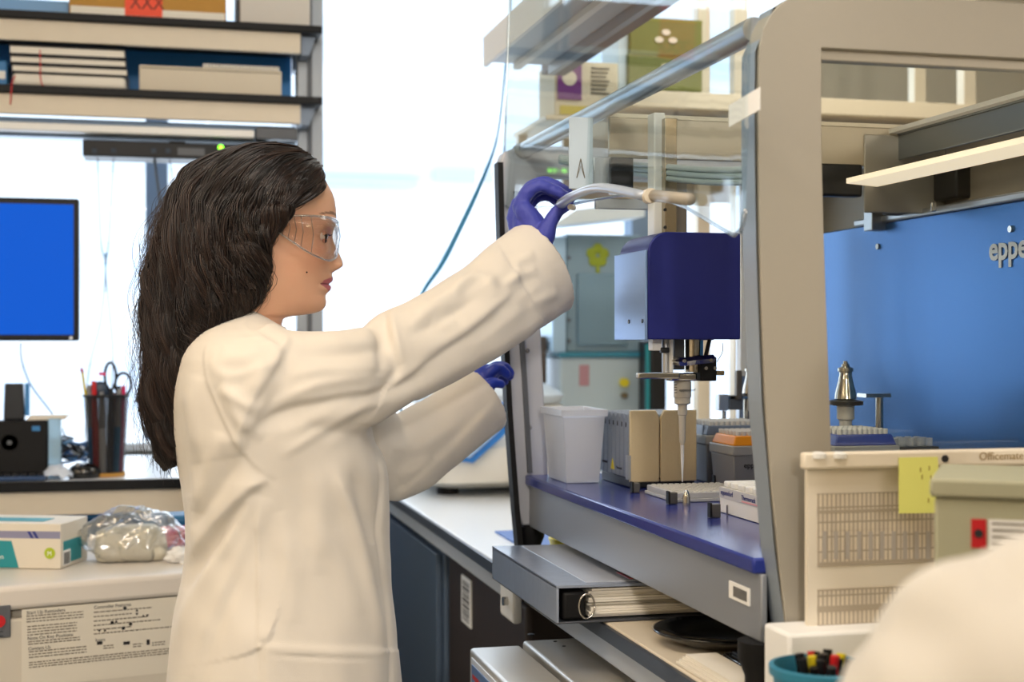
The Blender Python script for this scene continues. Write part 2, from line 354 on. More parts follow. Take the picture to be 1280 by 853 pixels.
frame('panel_front_edge', [(p[0]-.0035, p[1]) for p in resample([xz(a, b, YN) for a, b in [(990, 812), (974, 700), (957, 500), (950, 300), (948, 150), (949, 60), (957, 30), (972, 8)]], 14)]+
      [(p[0]+.003, p[1]) for p in resample([xz(a, b, YN) for a, b in [(990, 812), (974, 700), (957, 500), (950, 300), (948, 150), (949, 60), (957, 30), (972, 8)]], 14)][::-1],
      [(p[0]-.003, p[1]) for p in resample([xz(a, b, YN) for a, b in [(990, 812), (974, 700), (957, 500), (950, 300), (948, 150), (949, 60), (957, 30), (972, 8)]], 14)]+
      [(p[0]+.002, p[1]) for p in resample([xz(a, b, YN) for a, b in [(990, 812), (974, 700), (957, 500), (950, 300), (948, 150), (949, 60), (957, 30), (972, 8)]], 14)][::-1], YN+.004, YN+.04, 'housing_edge', ws, 0)
# far side panel
fo, fi = side_frame(YF, [(650, 655), (645, 640), (636, 520), (629, 400), (624, 290), (622, 205), (626, 192), (640, 186), (656, 183)],
                    [(682, 594), (677, 500), (672, 400), (669, 300), (668, 222)], P(650, 183, Y=YF).z, 1.13, 1.19, 0, 0, None)
fs_ = frame('far_side_panel', fo, fi, YF-.02, YF+.02, mat('inner_panel', '#c0c2c9', .45, .1), ws, .003)
edge = [xz(a, b, YF) for a, b in [(648, 700), (642, 640), (633, 520), (627, 400), (623, 290), (621, 205)]]
g = MB()
for d0, d1, y0 in ((-.006, .004, YF-.034),):
    g.rings([[(x+d0, y0, z), (x+d1, y0, z), (x+d1, y0+.03, z), (x+d0, y0+.03, z)] for x, z in resample(edge, 16)])
obj('black_gasket', g, 'soft_black', ws)
g = MB().rings([[(x+.022, YF-.03, z), (x+.030, YF-.03, z), (x+.030, YF-.02, z), (x+.022, YF-.02, z)] for x, z in resample([xz(a, b, YF) for a, b in [(641, 590), (634, 470), (629, 400), (624, 240)]], 12)])
obj('hinge_track', g, 'dark_grey_plastic', ws)
for py in (438, 534, 260):
    x, z = xz(655 + (py-300)*.03, py, YF-.02); obj('screw', MB().cyl((x, YF-.02, z), (x, YF-.0225, z), .004, n=12), 'steel', fs_)
# deck, front panel, rear
obj('deck', MB().box(X0+.008, XB-.04, YN+.035, YF-.02, ZD-.018, ZD), 'deck_blue', ws, bevel=.003)
obj('base_front_panel', MB().box(X0+.016, X0+.024, YN+.03, YF-.02, Z0, ZD-.018), 'front_panel', ws, bevel=.002)
obj('base_tray', MB().box(X0+.024, XB, YN+.035, YF-.02, Z0, Z0+.01), 'front_panel', ws)
st = obj('serial_plate', MB().box(X0+.0145, X0+.016, 1.515, 1.575, 1.066, 1.086), 'paper_white', ws)
ms = MB()
for k in range(9): ms.box(X0+.0138, X0+.0145, 1.522+k*.0045, 1.524+k*.0045, 1.070, 1.082)
obj('barcode', ms, 'ink', st)
for y in (1.50, 2.535):
    for x in (.662, 1.2): obj('rubber_foot', MB().lathe((x, y, BZ), [(.014, 0), (.018, .004), (.018, .03), (.026, .05), (.026, Z0-BZ)]), 'soft_black', ws, smooth=True)
obj('back_panel', MB().box(1.2, 1.208, YN+.036, 2.46, ZD, 1.572), 'back_blue', ws, bevel=.002)
obj('back_panel_rail', MB().box(1.192, 1.212, YN+.036, 2.30, 1.572, 1.584), 'aluminium', ws, bevel=.003)
obj('rear_wall_panel', MB().box(XB-.012, XB, YN+.036, YF-.02, Z0, ZT), mat('rear_grey', '#9b9182', .5), ws)
for (px, py) in ((1237+27, 286), (1098, 308)):
    p = P(px, py, X=1.2); obj('screw', MB().cyl(p, p-Vector((.003, 0, 0)), .005, n=14), 'steel', ws)
text('lettering', 'eppendorf', .050, P(1236, 325, X=1.1985), (0, -1, 0), (0, 0, 1), mat('lettering_white', '#e6eef6', .5), ws, off=.0012)
# top rail (front) and rear top rail
obj('front_top_rail', MB().tube([(X0+.010, y, 1.721) for y in (YN+.034, 1.8, 2.2, YF-.01)], .0145, 18), 'aluminium', ws, smooth=True)
obj('rail_end_cap', MB().ball((X0+.006, YF-.01, 1.718), .02, 10, (1, 1.2, .8)), 'grey_plastic', ws, smooth='all')
rr = MB().box(1.15, 1.20, YN+.04, YF-.02, 1.70, 1.712).box(1.15, 1.156, YN+.04, YF-.02, 1.66, 1.70).box(1.19, 1.2, YN+.04, YF-.02, 1.675, 1.70)
obj('rear_top_rail', rr, mat('rail_dark', '#7f868c', .3, .8), ws, bevel=.002)
obj('rear_rail_lip', MB().box(1.135, 1.15, YN+.04, YF-.02, 1.703, 1.71), 'white_paint', ws)
lb = obj('reflection_bar', MB().prism([(1.04, YN+.04, 1.616), (1.11, YN+.04, 1.616), (1.11, 2.06, 1.616), (1.04, 2.03, 1.616)], (0, 0, .008)), mat('reflection_glow', '#fff0d8', .5, emit=1.15, ecol='#ffe9c8'), ws)  # glowing bar added to stand in for a ceiling lamp's reflection
# blue head on its gantry
gy = 2.07
obj('gantry_beam', MB().box(.665, 1.235, gy, gy+.008, 1.65, 1.712), mat('beam_warm', '#c6b9a3', .45, .25), ws, bevel=.002)
obj('gantry_top', MB().box(.665, 1.235, gy, gy+.05, 1.712, 1.718), mat('strip_cream', '#e6dac2', .5), ws)
gp = MB().box(1.09, 1.235, gy-.004, gy, 1.575, 1.70)
obj('gantry_side_plate', gp, mat('plate_grey', '#aaa59b', .4, .3), ws, bevel=.003)
obj('gantry_cutout', MB().box(.93, 1.088, gy-.003, gy+.02, 1.60, 1.652), 'tin_black', ws, bevel=.004)
p = P(1187, 175, Y=gy-.005); obj('bolt', MB().cyl(p, p-Vector((0, .004, 0)), .004, n=12), 'tin_black', ws)
lp = MB().box(P(712, 180, Y=gy-.03).x, P(741, 180, Y=gy-.03).x, gy-.03, gy-.026, P(720, 238, Y=gy).z, P(720, 150, Y=gy).z)
pl = obj('warning_plate', lp, mat('plate_pale', '#bccbd6', .5), ws)
for cx_, m_ in ((726, 'a'),):
    a = [P(cx_-5, 222, Y=gy-.031), P(cx_+5, 222, Y=gy-.031), P(cx_, 198, Y=gy-.031)]
    obj('hand_symbol', MB().tube([a[0], a[2]], .0007, 5).tube([a[1], a[2]], .0007, 5).tube([a[0], (a[0]+a[1])/2+Vector((0, 0, .018)), a[1]], .0006, 5), 'ink_soft', pl)
# dark bracket under the beam, and carriage parts
def pbox(name, px0, py0, px1, py1, Y, d, m, parent=ws, bevel=.0015):
    a = P(px0, py0, Y=Y); b = P(px1, py1, Y=Y)
    return obj(name, MB().box(min(a.x, b.x), max(a.x, b.x), Y, Y+d, min(a.z, b.z), max(a.z, b.z)), m, parent, bevel=bevel)
pbox('cable_bracket', 764, 196, 792, 236, 2.03, .03, 'dark_plastic')
pbox('bracket_plate', 742, 195, 772, 232, 2.04, .004, 'aluminium')
pbox('carriage_plate', 745, 247, 812, 262, 2.05, .01, mat('carr', '#b6bcc0', .4, .6))
pbox('belt_motor', 1195, 200, 1252, 248, 2.0, .10, 'tin_black', bevel=.004)
cc = P(1240, 220, Y=1.99); obj('motor_drum', MB().cyl(cc, cc+Vector((0, .08, 0)), .018), 'warm_plastic', ws, smooth=True)
pbox('drag_chain', 1120, 236, 1200, 268, 2.1, .05, 'soft_black', bevel=.004)
pbox('clear_latch', 1090, 262, 1128, 288, 2.2, .03, 'aluminium')
pbox('end_stop', 1165, 252, 1171, 264, 1.97, .006, 'steel')
# vertical guide, then the head
gd = obj('vertical_guide', MB().box(P(812, 0, Y=2.02).x, P(826, 0, Y=2.02).x, 2.0, 2.03, 1.50, 1.71), 'white_plastic', ws, bevel=.002)
gb = obj('guide_rail', MB().box(P(827, 0, Y=2.0).x, P(842, 0, Y=2.0).x, 1.985, 2.0, 1.50, 1.70), 'brass_tool', ws, bevel=.001)
pbox('guide_cover', 843, 205, 859, 292, 1.99, .03, mat('guide_grey', '#8c8478', .4, .4))
for py in (262, 284):
    p = P(831, py, Y=1.984); obj('screw', MB().cyl(p, p-Vector((0, .002, 0)), .0025, n=10), 'tin_black', gb)
Hx0, Hx1, Hy0, Hy1 = .668, .808, 1.90, 2.03; Hz0 = P(800, 424, Y=1.9).z; Hz1 = P(820, 289, Y=1.9).z
r = .030; prof = [(Hx0, Hz0), (Hx1, Hz0), (Hx1, Hz1)]+[(Hx0+r-r*math.sin(q), Hz1-r+r*math.cos(q)) for q in [math.pi/2*k/8 for k in range(9)]]
hd = obj('head_cover', MB().prism([(x, Hy0, z) for x, z in prof], (0, Hy1-Hy0, 0)), 'head_navy', ws, bevel=.002)
obj('head_side_plate', MB().box(Hx0-.004, Hx0, Hy0+.002, Hy1+.012, Hz0-.001, Hz1-.026), 'head_window_lit', ws, bevel=.001)  # paler blue puts the window light on this face into the colour
for y in (1.908, 1.968):
    obj('screw', MB().cyl((Hx0-.004, y+.005, Hz0+.026), (Hx0-.0052, y+.005, Hz0+.026), .003, n=12), 'tin_black', ws)
# tool hanging below the head
T = 1.95
def tcyl(name, px, py0, py1, rpx, m, Y=T, r1=None):
    a = P(px, py0, Y=Y); b = P(px, py1, Y=Y); k = (a-CAM).length/FPX
    return obj(name, MB().cyl(a, Vector((a.x, a.y, b.z)), rpx*k, (r1 or rpx)*k, 24), m, ws, smooth=True)
pbox('label_block', 816, 420, 828, 438, T-.02, .02, 'white_plastic')
pbox('sensor', 827, 434, 837, 441, T-.025, .01, 'tin_black')
tcyl('guide_rod', 832, 415, 466, 4.5, 'aluminium', T-.01)
pbox('front_bar', 838, 415, 842, 467, T-.02, .012, 'white_plastic')
pbox('dark_bar', 843, 415, 856, 462, T-.012, .015, 'dark_grey_plastic')
tcyl('plunger_cylinder', 867, 415, 465, 12, 'mirror_tool', T)
pbox('motor_block', 878, 415, 893, 425, T-.02, .04, 'head_navy')
pbox('sensor_board', 876, 446, 896, 476, T-.02, .03, 'soft_black')
obj('diagonal_strap', MB().tube([P(887, 424, Y=T-.02), P(882, 445, Y=T-.02)], .003, 6), 'soft_black', ws)
obj('wire', MB().tube(pts([P(903, 428, Y=T-.02), P(903, 440, Y=T-.02), P(896, 452, Y=T-.02)], 8), .0006, 5), 'grey_plastic', ws)
cl = obj('clamp_strap', MB().tube(pts([P(840, 450, Y=T-.014), P(853, 452, Y=T-.026), P(870, 450, Y=T-.03), P(892, 448, Y=T-.022)], 12), .006, 4), 'mirror_tool', ws)
for q in ((855, 451), (888, 450), (882, 460), (893, 460)):
    p = P(*q, Y=T-.034); obj('screw', MB().cyl(p, p-Vector((0, .003, 0)), .0026, n=10), 'steel', ws)
pbox('cross_arm', 798, 466, 850, 473, T-.04, .012, 'mirror_tool')
pbox('arm_tab', 896, 463, 906, 469, T-.02, .004, 'brass_tool')
pbox('collar_plate', 838, 466, 872, 476, T-.015, .025, 'mirror_tool', bevel=.003)
Tx = P(853, 480, Y=T)
def zz(py): return P(853, py, Y=T).z-Tx.z
k = (Tx-CAM).length/FPX
obj('pipette_barrel', MB().lathe(Tx, [(10*k, zz(476)), (11*k, zz(477)), (11*k, zz(496)), (10*k, zz(497)), (10*k, zz(504)), (6*k, zz(506)), (5.8*k, zz(518)), (4.6*k, zz(519)), (3.6*k, zz(552)), (2.2*k, zz(555)), (2*k, zz(566))], 24), mat('barrel_grey', '#b7b2a8', .4), ws, smooth=True)
obj('pipette_tip', MB().lathe(Tx, [(2.4*k, zz(556)), (2.2*k, zz(568)), (.7*k, zz(602))], 12), 'frost_clear', ws, smooth=True)
text('lettering', 'eppendorf', .006, P(849, 489, Y=T-.014), (1, 0, 0), (0, 0, 1), 'ink', ws)
ml = MB()
for q in range(4): a = P(843, 481+q*3.2, Y=T-.0125); ml.box(a.x, a.x+.004, a.y, a.y+.0005, a.z-.0005, a.z+.0005)
obj('printed_marks', ml, 'ink', ws)
# flexible hoses across the top of the front opening
for k_, dy in enumerate((0, 7, 14)):
    q = [P(700, 196+dy*.4, Y=2.3), P(760, 203+dy*.6, Y=2.2), P(830, 208+dy, Y=2.0), P(890, 212+dy*1.1, Y=1.85), P(962, 211+dy*1.1, Y=1.62)]
    obj('air_hose', MB().tube(pts(q, 24), .0045, 8), mat('hose', '#a9b9bb', .35), ws, smooth='all')
# parked tools on their holders at the back of the deck
def parked(px, py, s, Y):
    c = P(px, py, Y=Y); c = Vector((c.x, c.y, c.z)); k = (c-CAM).length/FPX*s
    tt = obj('parked_tool', MB().lathe(c, [(6*k, 0), (14*k, 2*k), (13*k, 10*k), (9*k, 26*k), (9*k, 29*k), (8*k, 31*k), (8*k, 36*k), (10*k, 37*k), (10*k, 41*k), (5*k, 43*k), (5*k, 46*k), (3*k, 47*k), (3*k, 50*k)], 28), 'mirror_tool', ws, smooth=True)
    obj('tool_collar', MB().lathe(c, [(14*k, -7*k), (22*k, -6*k), (22*k, -1*k), (14*k, 1*k)], 28), 'tin_black', ws, smooth=True)
    obj('tool_barrel', MB().lathe(c, [(11*k, -7*k), (11*k, -24*k), (8*k, -26*k), (8*k, -(c.z-ZD)+.01)], 24), 'warm_plastic', ws, smooth=True)
parked(1057, 500, .95, 1.99); parked(939, 493, .78, 2.445)
a = P(1075, 493, Y=2.02); b = P(1106, 491, Y=2.02)
obj('holder_arm', MB().box(a.x, b.x, 2.0, 2.03, a.z-.004, a.z+.002), 'steel', ws); obj('holder_post', MB().cyl((b.x-.012, 2.015, ZD), (b.x-.012, 2.015, a.z), .006), 'steel', ws, smooth=True)
a = P(898, 490, Y=2.44); b = P(950, 495, Y=2.44)
obj('holder_arm', MB().box(a.x, b.x, 2.42, 2.46, a.z-.012, a.z-.007), 'steel', ws)
pbox('holder_block', 899, 493, 911, 513, 2.415, .02, 'aluminium'); pbox('holder_block', 912, 494, 928, 512, 2.42, .02, 'dark_grey_plastic'); pbox('holder_pin', 921, 463, 928, 500, 2.41, .012, mat('pin_brown', '#6b6258', .4, .5))
a = P(905, 513, Y=2.43); obj('holder_post', MB().cyl((a.x, 2.43, ZD), (a.x, 2.43, a.z), .004), 'steel', ws, smooth=True)
a = P(934, 496, Y=2.445); obj('holder_post', MB().cyl((a.x, 2.445, ZD), (a.x, 2.445, a.z), .007), 'mirror_tool', ws, smooth=True)
pbox('white_column', 926, 292, 944, 470, 2.47, .02, 'white_plastic')
a = P(933, 300, Y=2.50); obj('aluminium_column', MB().box(a.x-.016, a.x+.012, 2.495, 2.515, ZD, 1.70), 'aluminium', ws, bevel=.002)
# dark blue tray at the back right of the deck
obj('deck_trough', MB().box(1.06, 1.19, 1.55, 1.85, ZD, ZD+.03), mat('trough', '#232f7c', .35), ws, bevel=.004)

# raised front hood: clear door with a bowed lower edge and a grab handle
hood = thing('hood_door', (.62, 2.0, 1.6), 'raised clear front door of the pipetting workstation, held open by its handle', 'door')
Hy = [(1.425, 1.512), (1.435, 1.492), (1.46, 1.486), (1.52, 1.503), (1.62, 1.532), (1.75, 1.560), (1.90, 1.573), (2.05, 1.580), (2.20, 1.585), (2.36, 1.60), (2.50, 1.61), (2.545, 1.625)]
vs = [(.612+.010*math.sin(math.pi*(y-1.425)/1.12), y, z) for y, z in Hy]; top = [(x+.02, y, 2.16) for x, y, z in vs]
m_ = len(vs); faces = [(i, i+1, m_+i+1, m_+i) for i in range(m_-1)]
hp = MB().add(vs+top, faces); ho = obj('clear_pane', hp, 'hood_glass', hood); so = ho.modifiers.new('thick', 'SOLIDIFY'); so.thickness = .004
obj('lower_edge', MB().tube([(v[0], v[1], v[2]) for v in vs], .0022, 6), 'goggle_edge', hood, smooth='all')
obj('far_edge', MB().tube([vs[-1], top[-1]], .002, 6), 'goggle_edge', hood)
GA, GB = P(704, 255, X=.600), P(815, 245, X=.604)
hpts = [Vector((.610, GA.y+.03, GA.z)), Vector((.598, GA.y, GA.z+.002)), Vector((.584, GA.y-.12, GA.z+.002)), Vector((.582, GA.y-.25, GA.z-.001)), Vector((.596, GB.y, GB.z))]
hn = obj('handle', MB().tube([Vector(q) for q in spline(hpts, 22)], .0085, 14, flat=.75), mat('handle_grey', '#aab3c0', .25, .2), hood, smooth='all')
obj('handle_end', MB().cyl(GB+Vector((-.004, .004, 0)), GB+Vector((-.004, -.008, 0)), .0095, .0095, 20), mat('handle_cream', '#d8cdb8', .4), hood, smooth=True)
q = P(862, 249, X=.605); obj('handle_extension', MB().tube([GB+Vector((.0, -.008, 0)), Vector(q)], .0075, 14), mat('extension_clear', '#b9b0a0', .3, trans=.3), hood, smooth='all')  # clear grey tube running on from the handle's near end
q = P(712, 259, X=.6); obj('handle_stop', MB().cyl(q+Vector((.006, 0, 0)), q+Vector((-.002, -.01, 0)), .0045), 'warm_plastic', hood, smooth=True)
sg = P(902, 140, X=.606); sg2 = P(940, 140, X=.606)
obj('door_label', MB().obox((.6155, sg.y, sg.z-.016), (0, sg2.y-sg.y, .006), (0, 0, .024), (-.001, 0, 0)), 'paper_white', hood)

# ---------------------------------------------------------------- labware on the deck
z = ZD+.0005
bn = thing('plastic_tub', (.705, 2.40, ZD), 'milky white rectangular tub at the far corner of the blue deck', 'tub')
def tub(x0, x1, y0, y1, z0, z1, tp, th, m, parent, name='body'):
    o = lambda z, d, k: [(x0+d+k, y0+d+k, z), (x1-d-k, y0+d+k, z), (x1-d-k, y1-d-k, z), (x0+d+k, y1-d-k, z)]
    return obj(name, MB().rings([o(z0, tp, 0), o(z1-.012, .004, 0), o(z1-.012, 0, 0), o(z1, 0, 0), o(z1, 0, th), o(z0+.004, tp, th)]), m, parent, bevel=.006, seg=3)
tub(.665, .748, 2.335, 2.475, z, 1.252, .012, .003, 'milk_plastic', bn)
# thermo rack: row of toothed plates behind a gold split plate
tr = thing('reagent_rack', (.815, 2.32, ZD), 'silver toothed rack with a gold split front plate', 'rack')
obj('black_base', MB().box(.758, .872, 2.245, 2.405, z, 1.142), 'tin_black', tr, bevel=.002)
for i in range(7):
    y = 2.252+i*.0225; ztp = 1.248
    obj('toothed_plate', MB().prism([(.756, y, 1.142), (.756, y+.020, 1.142), (.756, y+.020, ztp-.008), (.756, y+.013, ztp), (.756, y+.007, ztp), (.756, y, ztp-.008)], (.118, 0, 0)), 'thermo_grey', tr, bevel=.001)
    obj('printed_mark', MB().box(.7553, .756, y+.008, y+.011, ztp-.022, ztp-.014), 'ink', tr)
gt = 1.2545
for x0, x1 in ((.757, .8085), (.8105, .8745)):
    obj('gold_plate', MB().prism([(x0, 2.243, 1.135), (x1, 2.243, 1.135), (x1, 2.243, gt-.012 if x0 < .8 else gt), (x1-.006, 2.243, gt), (x0+.006, 2.243, gt), (x0, 2.243, gt-.012 if x0 > .8 else gt)], (0, .007, 0)), 'thermo_gold', tr, bevel=.0015)
obj('silver_edge', MB().box(.752, .757, 2.240, 2.252, 1.14, 1.18), 'aluminium', tr)
obj('warning_triangle', MB().prism([(.7552, 2.325, 1.150), (.7552, 2.343, 1.150), (.7552, 2.334, 1.168)], (.001, 0, 0)), 'yellow', tr)
text('lettering', 'eppendorf', .0075, (.7552, 2.392, 1.158), (0, -1, 0), (0, 0, 1), 'ink', tr)
text('lettering', 'Thermorack', .006, (.7552, 2.312, 1.153), (0, -1, 0), (0, 0, 1), 'ink', tr)
# microplate
mp_ = thing('microplate', (.82, 2.095, ZD), 'clear low microplate lying in front of the gold plated rack', 'plate')
obj('skirt', MB().box(.755, .887, 2.03, 2.165, z, z+.005).box(.758, .884, 2.033, 2.162, z+.005, z+.014), 'frost_clear', mp_, bevel=.001)
for i in range(12):
    for j in range(8):
        obj('well', MB().lathe((.7655+i*.0099, 2.043+j*.0155, z+.014), [(.0038, 0), (.0038, .0018), (.003, .0018), (.0028, .0002)], 8), mat('well_white', '#dcdbd6', .4), mp_)
# clamps on the deck
for k_, (px, py, w, lab) in enumerate([(795, 616, .011, 'black corner clamp under the end of the gold rack'), (841, 630, .012, 'black corner clamp at the near edge of the microplate'),
        (894, 647, .013, 'black corner clamp at the corner of the white tube rack'), (961, 672, .013, 'black corner clamp beside the grey side panel'), (897, 606, .010, 'small black clamp behind the microplate')]):
    c = P(px, py, Z=ZD); hh = w*1.45
    t = thing('deck_clamp', c, lab, 'clamp', 'clamps on the blue deck')
    obj('block', MB().box(c.x-w/2, c.x+w/2, c.y-.005, c.y+.005, z, z+hh), mat('clamp_metal', '#5f5f5c', .35, .5), t, bevel=.001)
    obj('side_lip', MB().box(c.x-w/2-.003, c.x-w/2, c.y-.006, c.y+.006, z, z+hh+.002), 'soft_black', t, bevel=.0008)
c = P(858, 632, Z=ZD)
obj('centering_pin', MB().lathe(c+Vector((0, 0, .0005)), [(.0058, 0), (.0058, .012), (.0036, .020), (.001, .024)], 16), 'mirror_tool', smooth=True, label='short pointed metal pin on the blue deck', cat='pin')
# white tube rack
wr = thing('tube_rack', (.84, 1.80, ZD), 'white printed tube rack nearest the grey side panel', 'rack')
obj('carton', MB().box(.778, .895, 1.695, 1.905, z, z+.036), 'white_plastic', wr, bevel=.001)
obj('grey_band', MB().box(.7772, .778, 1.695, 1.905, z+.021, z+.036), mat('band_grey', '#c3c4c8', .6), wr)
for i in range(8):
    obj('tube_row', MB().box(.780, .893, 1.70+i*.0255, 1.718+i*.0255, z+.036, z+.045), 'white_plastic', wr, bevel=.002)
text('lettering', 'eppendorf', .0105, (.7768, 1.899, z+.026), (0, -1, 0), (0, 0, 1), 'logo_blue', wr)
text('lettering', 'Thermorack', .0095, (.7768, 1.825, z+.026), (0, -1, 0), (0, 0, 1), 'logo_blue', wr)
obj('pink_print', MB().box(.7768, .7772, 1.71, 1.825, z+.0225, z+.0245), mat('soft_pink', '#d99aa4', .7), wr)
obj('pin', MB().cyl((.774, 1.868, z), (.774, 1.868, z+.014), .0015, n=8), 'steel', wr)
# tip boxes
def tipbox(x0, x1, y0, y1, h, label, tray, lid=False, lettering=True):
    t = thing('tip_box', ((x0+x1)/2, (y0+y1)/2, ZD), label, 'box', 'pipette tip boxes on the blue deck')
    obj('body', MB().rings([[(x0+.004, y0+.004, z), (x1-.004, y0+.004, z), (x1-.004, y1-.004, z), (x0+.004, y1-.004, z)], [(x0, y0, z+h-.016), (x1, y0, z+h-.016), (x1, y1, z+h-.016), (x0, y1, z+h-.016)]]), 'grey_plastic', t, bevel=.002)
    obj('rim', MB().box(x0-.002, x1+.002, y0-.002, y1+.002, z+h-.016, z+h), mat('rim_grey', '#a3a39f', .5), t, bevel=.002)
    if lid: obj('lid_flap', MB().prism([(x0, y0+.02, z+h), (x0, y0+.065, z+h), (x0+.004, y0+.06, z+h+.016), (x0+.004, y0+.025, z+h+.016)], (.003, 0, 0)), mat('slate_plastic', '#66748a', .4), t)
    tm = obj('tray', MB().rings([[(x0+.001, y0+.001, z+h), (x1-.001, y0+.001, z+h), (x1-.001, y1-.001, z+h), (x0+.001, y1-.001, z+h)], [(x0+.007, y0+.006, z+h+.016), (x1-.007, y0+.006, z+h+.016), (x1-.007, y1-.006, z+h+.016), (x0+.007, y1-.006, z+h+.016)]]), tray, t, bevel=.002)
    for i in range(10):
        for j in range(6):
            obj('tip', MB().lathe((x0+.014+i*(x1-x0-.028)/9, y0+.013+j*(y1-y0-.026)/5, z+h+.016), [(.0038, 0), (.0042, .007), (.0030, .0075), (.0026, .002)], 7), 'well_white', t)
    if lettering: text('lettering', 'eppendorf', .0125, (x0+.018, y0-.0006, z+h-.036), (1, 0, 0), (0, 0, 1), 'ink', t)
tipbox(.912, 1.03, 2.175, 2.275, .072, 'grey tip box with a bright orange tray', 'orange_plastic')
tipbox(.912, 1.03, 2.295, 2.40, .082, 'grey tip box with a slate tray behind the orange one', mat('slate_plastic', '#66748a', .4), lid=True, lettering=False)
tipbox(.935, 1.035, 1.86, 1.96, .094, 'grey tip box with a dark blue tray seen through the side window', 'blue_plastic', lettering=False)
p = P(1118, 556, Z=ZD+.12)
tb = thing('tube_block', (1.09, 1.93, ZD), 'dark block with clear vials beside the blue trayed tip box', 'block')
obj('block', MB().box(1.045, 1.125, 1.90, 1.96, z, z+.088), 'tin_black', tb, bevel=.002)
for i in range(5):
    for j in range(3): obj('vial', MB().lathe((1.055+i*.015, 1.912+j*.018, z+.088), [(.005, 0), (.005, .012), (.0035, .012), (.003, .002)], 10), 'fog_plastic', tb)
# ---------------------------------------------------------------- equipment behind the workstation
cf = thing('centrifuge', (.93, 4.0, BZ), 'white benchtop centrifuge with a light blue control panel', 'centrifuge')
q0 = P(527, 600, Y=3.72).x
def rrect(x0, x1, y0, y1, z, r, n=5):
    out = []
    for cx, cy, a0 in ((x1-r, y1-r, 0), (x0+r, y1-r, 90), (x0+r, y0+r, 180), (x1-r, y0+r, 270)):
        for k in range(n+1): a = R(a0+90*k/n); out.append((cx+r*math.cos(a), cy+r*math.sin(a), z))
    return out
ax, bx = .655, 1.14
obj('body', MB().rings([rrect(ax+.06, bx-.06, 3.70, 4.24, BZ+.018, .08), rrect(ax+.005, bx-.005, 3.62, 4.26, BZ+.04, .09), rrect(ax, bx, 3.62, 4.26, BZ+.13, .09), rrect(ax+.02, bx-.02, 3.70, 4.26, BZ+.20, .09), rrect(ax+.05, bx-.05, 3.76, 4.24, BZ+.235, .09)]), mat('centrifuge_white', '#e4e1d8', .4), cf, smooth=True)
obj('lid', MB().rings([rrect(ax+.05, bx-.05, 3.76, 4.24, BZ+.238, .09), rrect(ax+.04, bx-.04, 3.75, 4.25, BZ+.26, .10), rrect(ax+.08, bx-.08, 3.79, 4.21, BZ+.29, .10), rrect(ax+.16, bx-.16, 3.87, 4.13, BZ+.30, .08)]), mat('lid_white', '#cfd9e2', .35), cf, smooth=True)
def slab_on(pxs, Y, d, m, name, parent):
    return obj(name, MB().prism([P(a, b, Y=Y) for a, b in pxs], (0, d, 0)), m, parent, bevel=.003)
slab_on([(562, 574), (592, 579), (630, 545), (640, 528), (640, 500), (600, 510)], 3.6, .03, mat('centrifuge_blue', '#2f7fd0', .4), 'blue_border', cf)
slab_on([(566, 568), (588, 573), (624, 540), (634, 522), (634, 504), (602, 514)], 3.59, .02, mat('centrifuge_panel', '#9fc0ea', .3), 'control_panel', cf)
for x, y in ((.75, 3.75), (1.04, 3.75), (.75, 4.2), (1.04, 4.2)): obj('foot', MB().cyl((x, y, BZ), (x, y, BZ+.025), .03), 'soft_black', cf)
# instrument stack at the window
ins = thing('analyser', (1.27, 4.4, BZ), 'pale instrument with a teal top and yellow knob beyond the workstation', 'instrument')
ia, ib_ = P(700, 470, Y=4.3).x, P(801, 470, Y=4.3).x
obj('housing', MB().box(ia, ib_, 4.3, 4.5, BZ, P(700, 446, Y=4.3).z), mat('pale_steel', '#b9c8cf', .4), ins, bevel=.008)
obj('teal_top', MB().box(ia-.005, ib_+.005, 4.29, 4.5, P(700, 446, Y=4.3).z, P(700, 440, Y=4.3).z), mat('dull_teal', '#3c88a0', .5), ins)
c = P(779, 478, Y=4.3); obj('yellow_knob', MB().cyl(c, c-Vector((0, .02, 0)), .014), 'yellow', ins); c = P(779, 494, Y=4.3); obj('knob', MB().cyl(c, c-Vector((0, .02, 0)), .010), 'brass_tool', ins)
obj('red_label', MB().box(P(724, 470, Y=4.3).x, P(736, 470, Y=4.3).x, 4.297, 4.3, P(724, 482, Y=4.3).z, P(724, 456, Y=4.3).z), mat('faded_red', '#b98a92', .6), ins)
cab = thing('steel_cabinet', ((ia+ib_)/2, 4.4, P(700, 440, Y=4.3).z), 'grey blue steel cabinet with a lime flower sticker, standing on the pale instrument', 'cabinet')
cz0, cz1 = P(700, 440, Y=4.3).z, P(700, 292, Y=4.3).z
obj('body', MB().box(ia+.02, ib_, 4.30, 4.5, cz0, cz1), mat('cabinet_blue_grey', '#7f97a6', .45, .2), cab, bevel=.004)
obj('side_post', MB().box(ia-.03, ia+.015, 4.28, 4.46, cz0, cz1-.01), mat('post_pale_blue', '#a6c3da', .4), cab, bevel=.004)
obj('recessed_door', MB().box(P(722, 0, Y=4.29).x, P(785, 0, Y=4.29).x, 4.288, 4.30, cz0+.02, P(750, 342, Y=4.3).z), mat('door_blue_grey', '#6f8b9c', .4, .2), cab, bevel=.004)
for py in (322, 350, 376, 400, 426):
    c = P(711, py, Y=4.3); obj('screw', MB().cyl(c, c-Vector((0, .004, 0)), .006, n=12), 'dark_grey_plastic', cab)
fc = P(747, 319, Y=4.298)
fl = MB()
for k in range(5):
    a = R(90+72*k); fl.ball((fc.x+.022*math.cos(a), fc.y-.002, fc.z+.022*math.sin(a)), .017, 8, (1, .2, 1))
fl.box(fc.x-.006, fc.x+.006, fc.y-.003, fc.y, fc.z-.055, fc.z-.02)
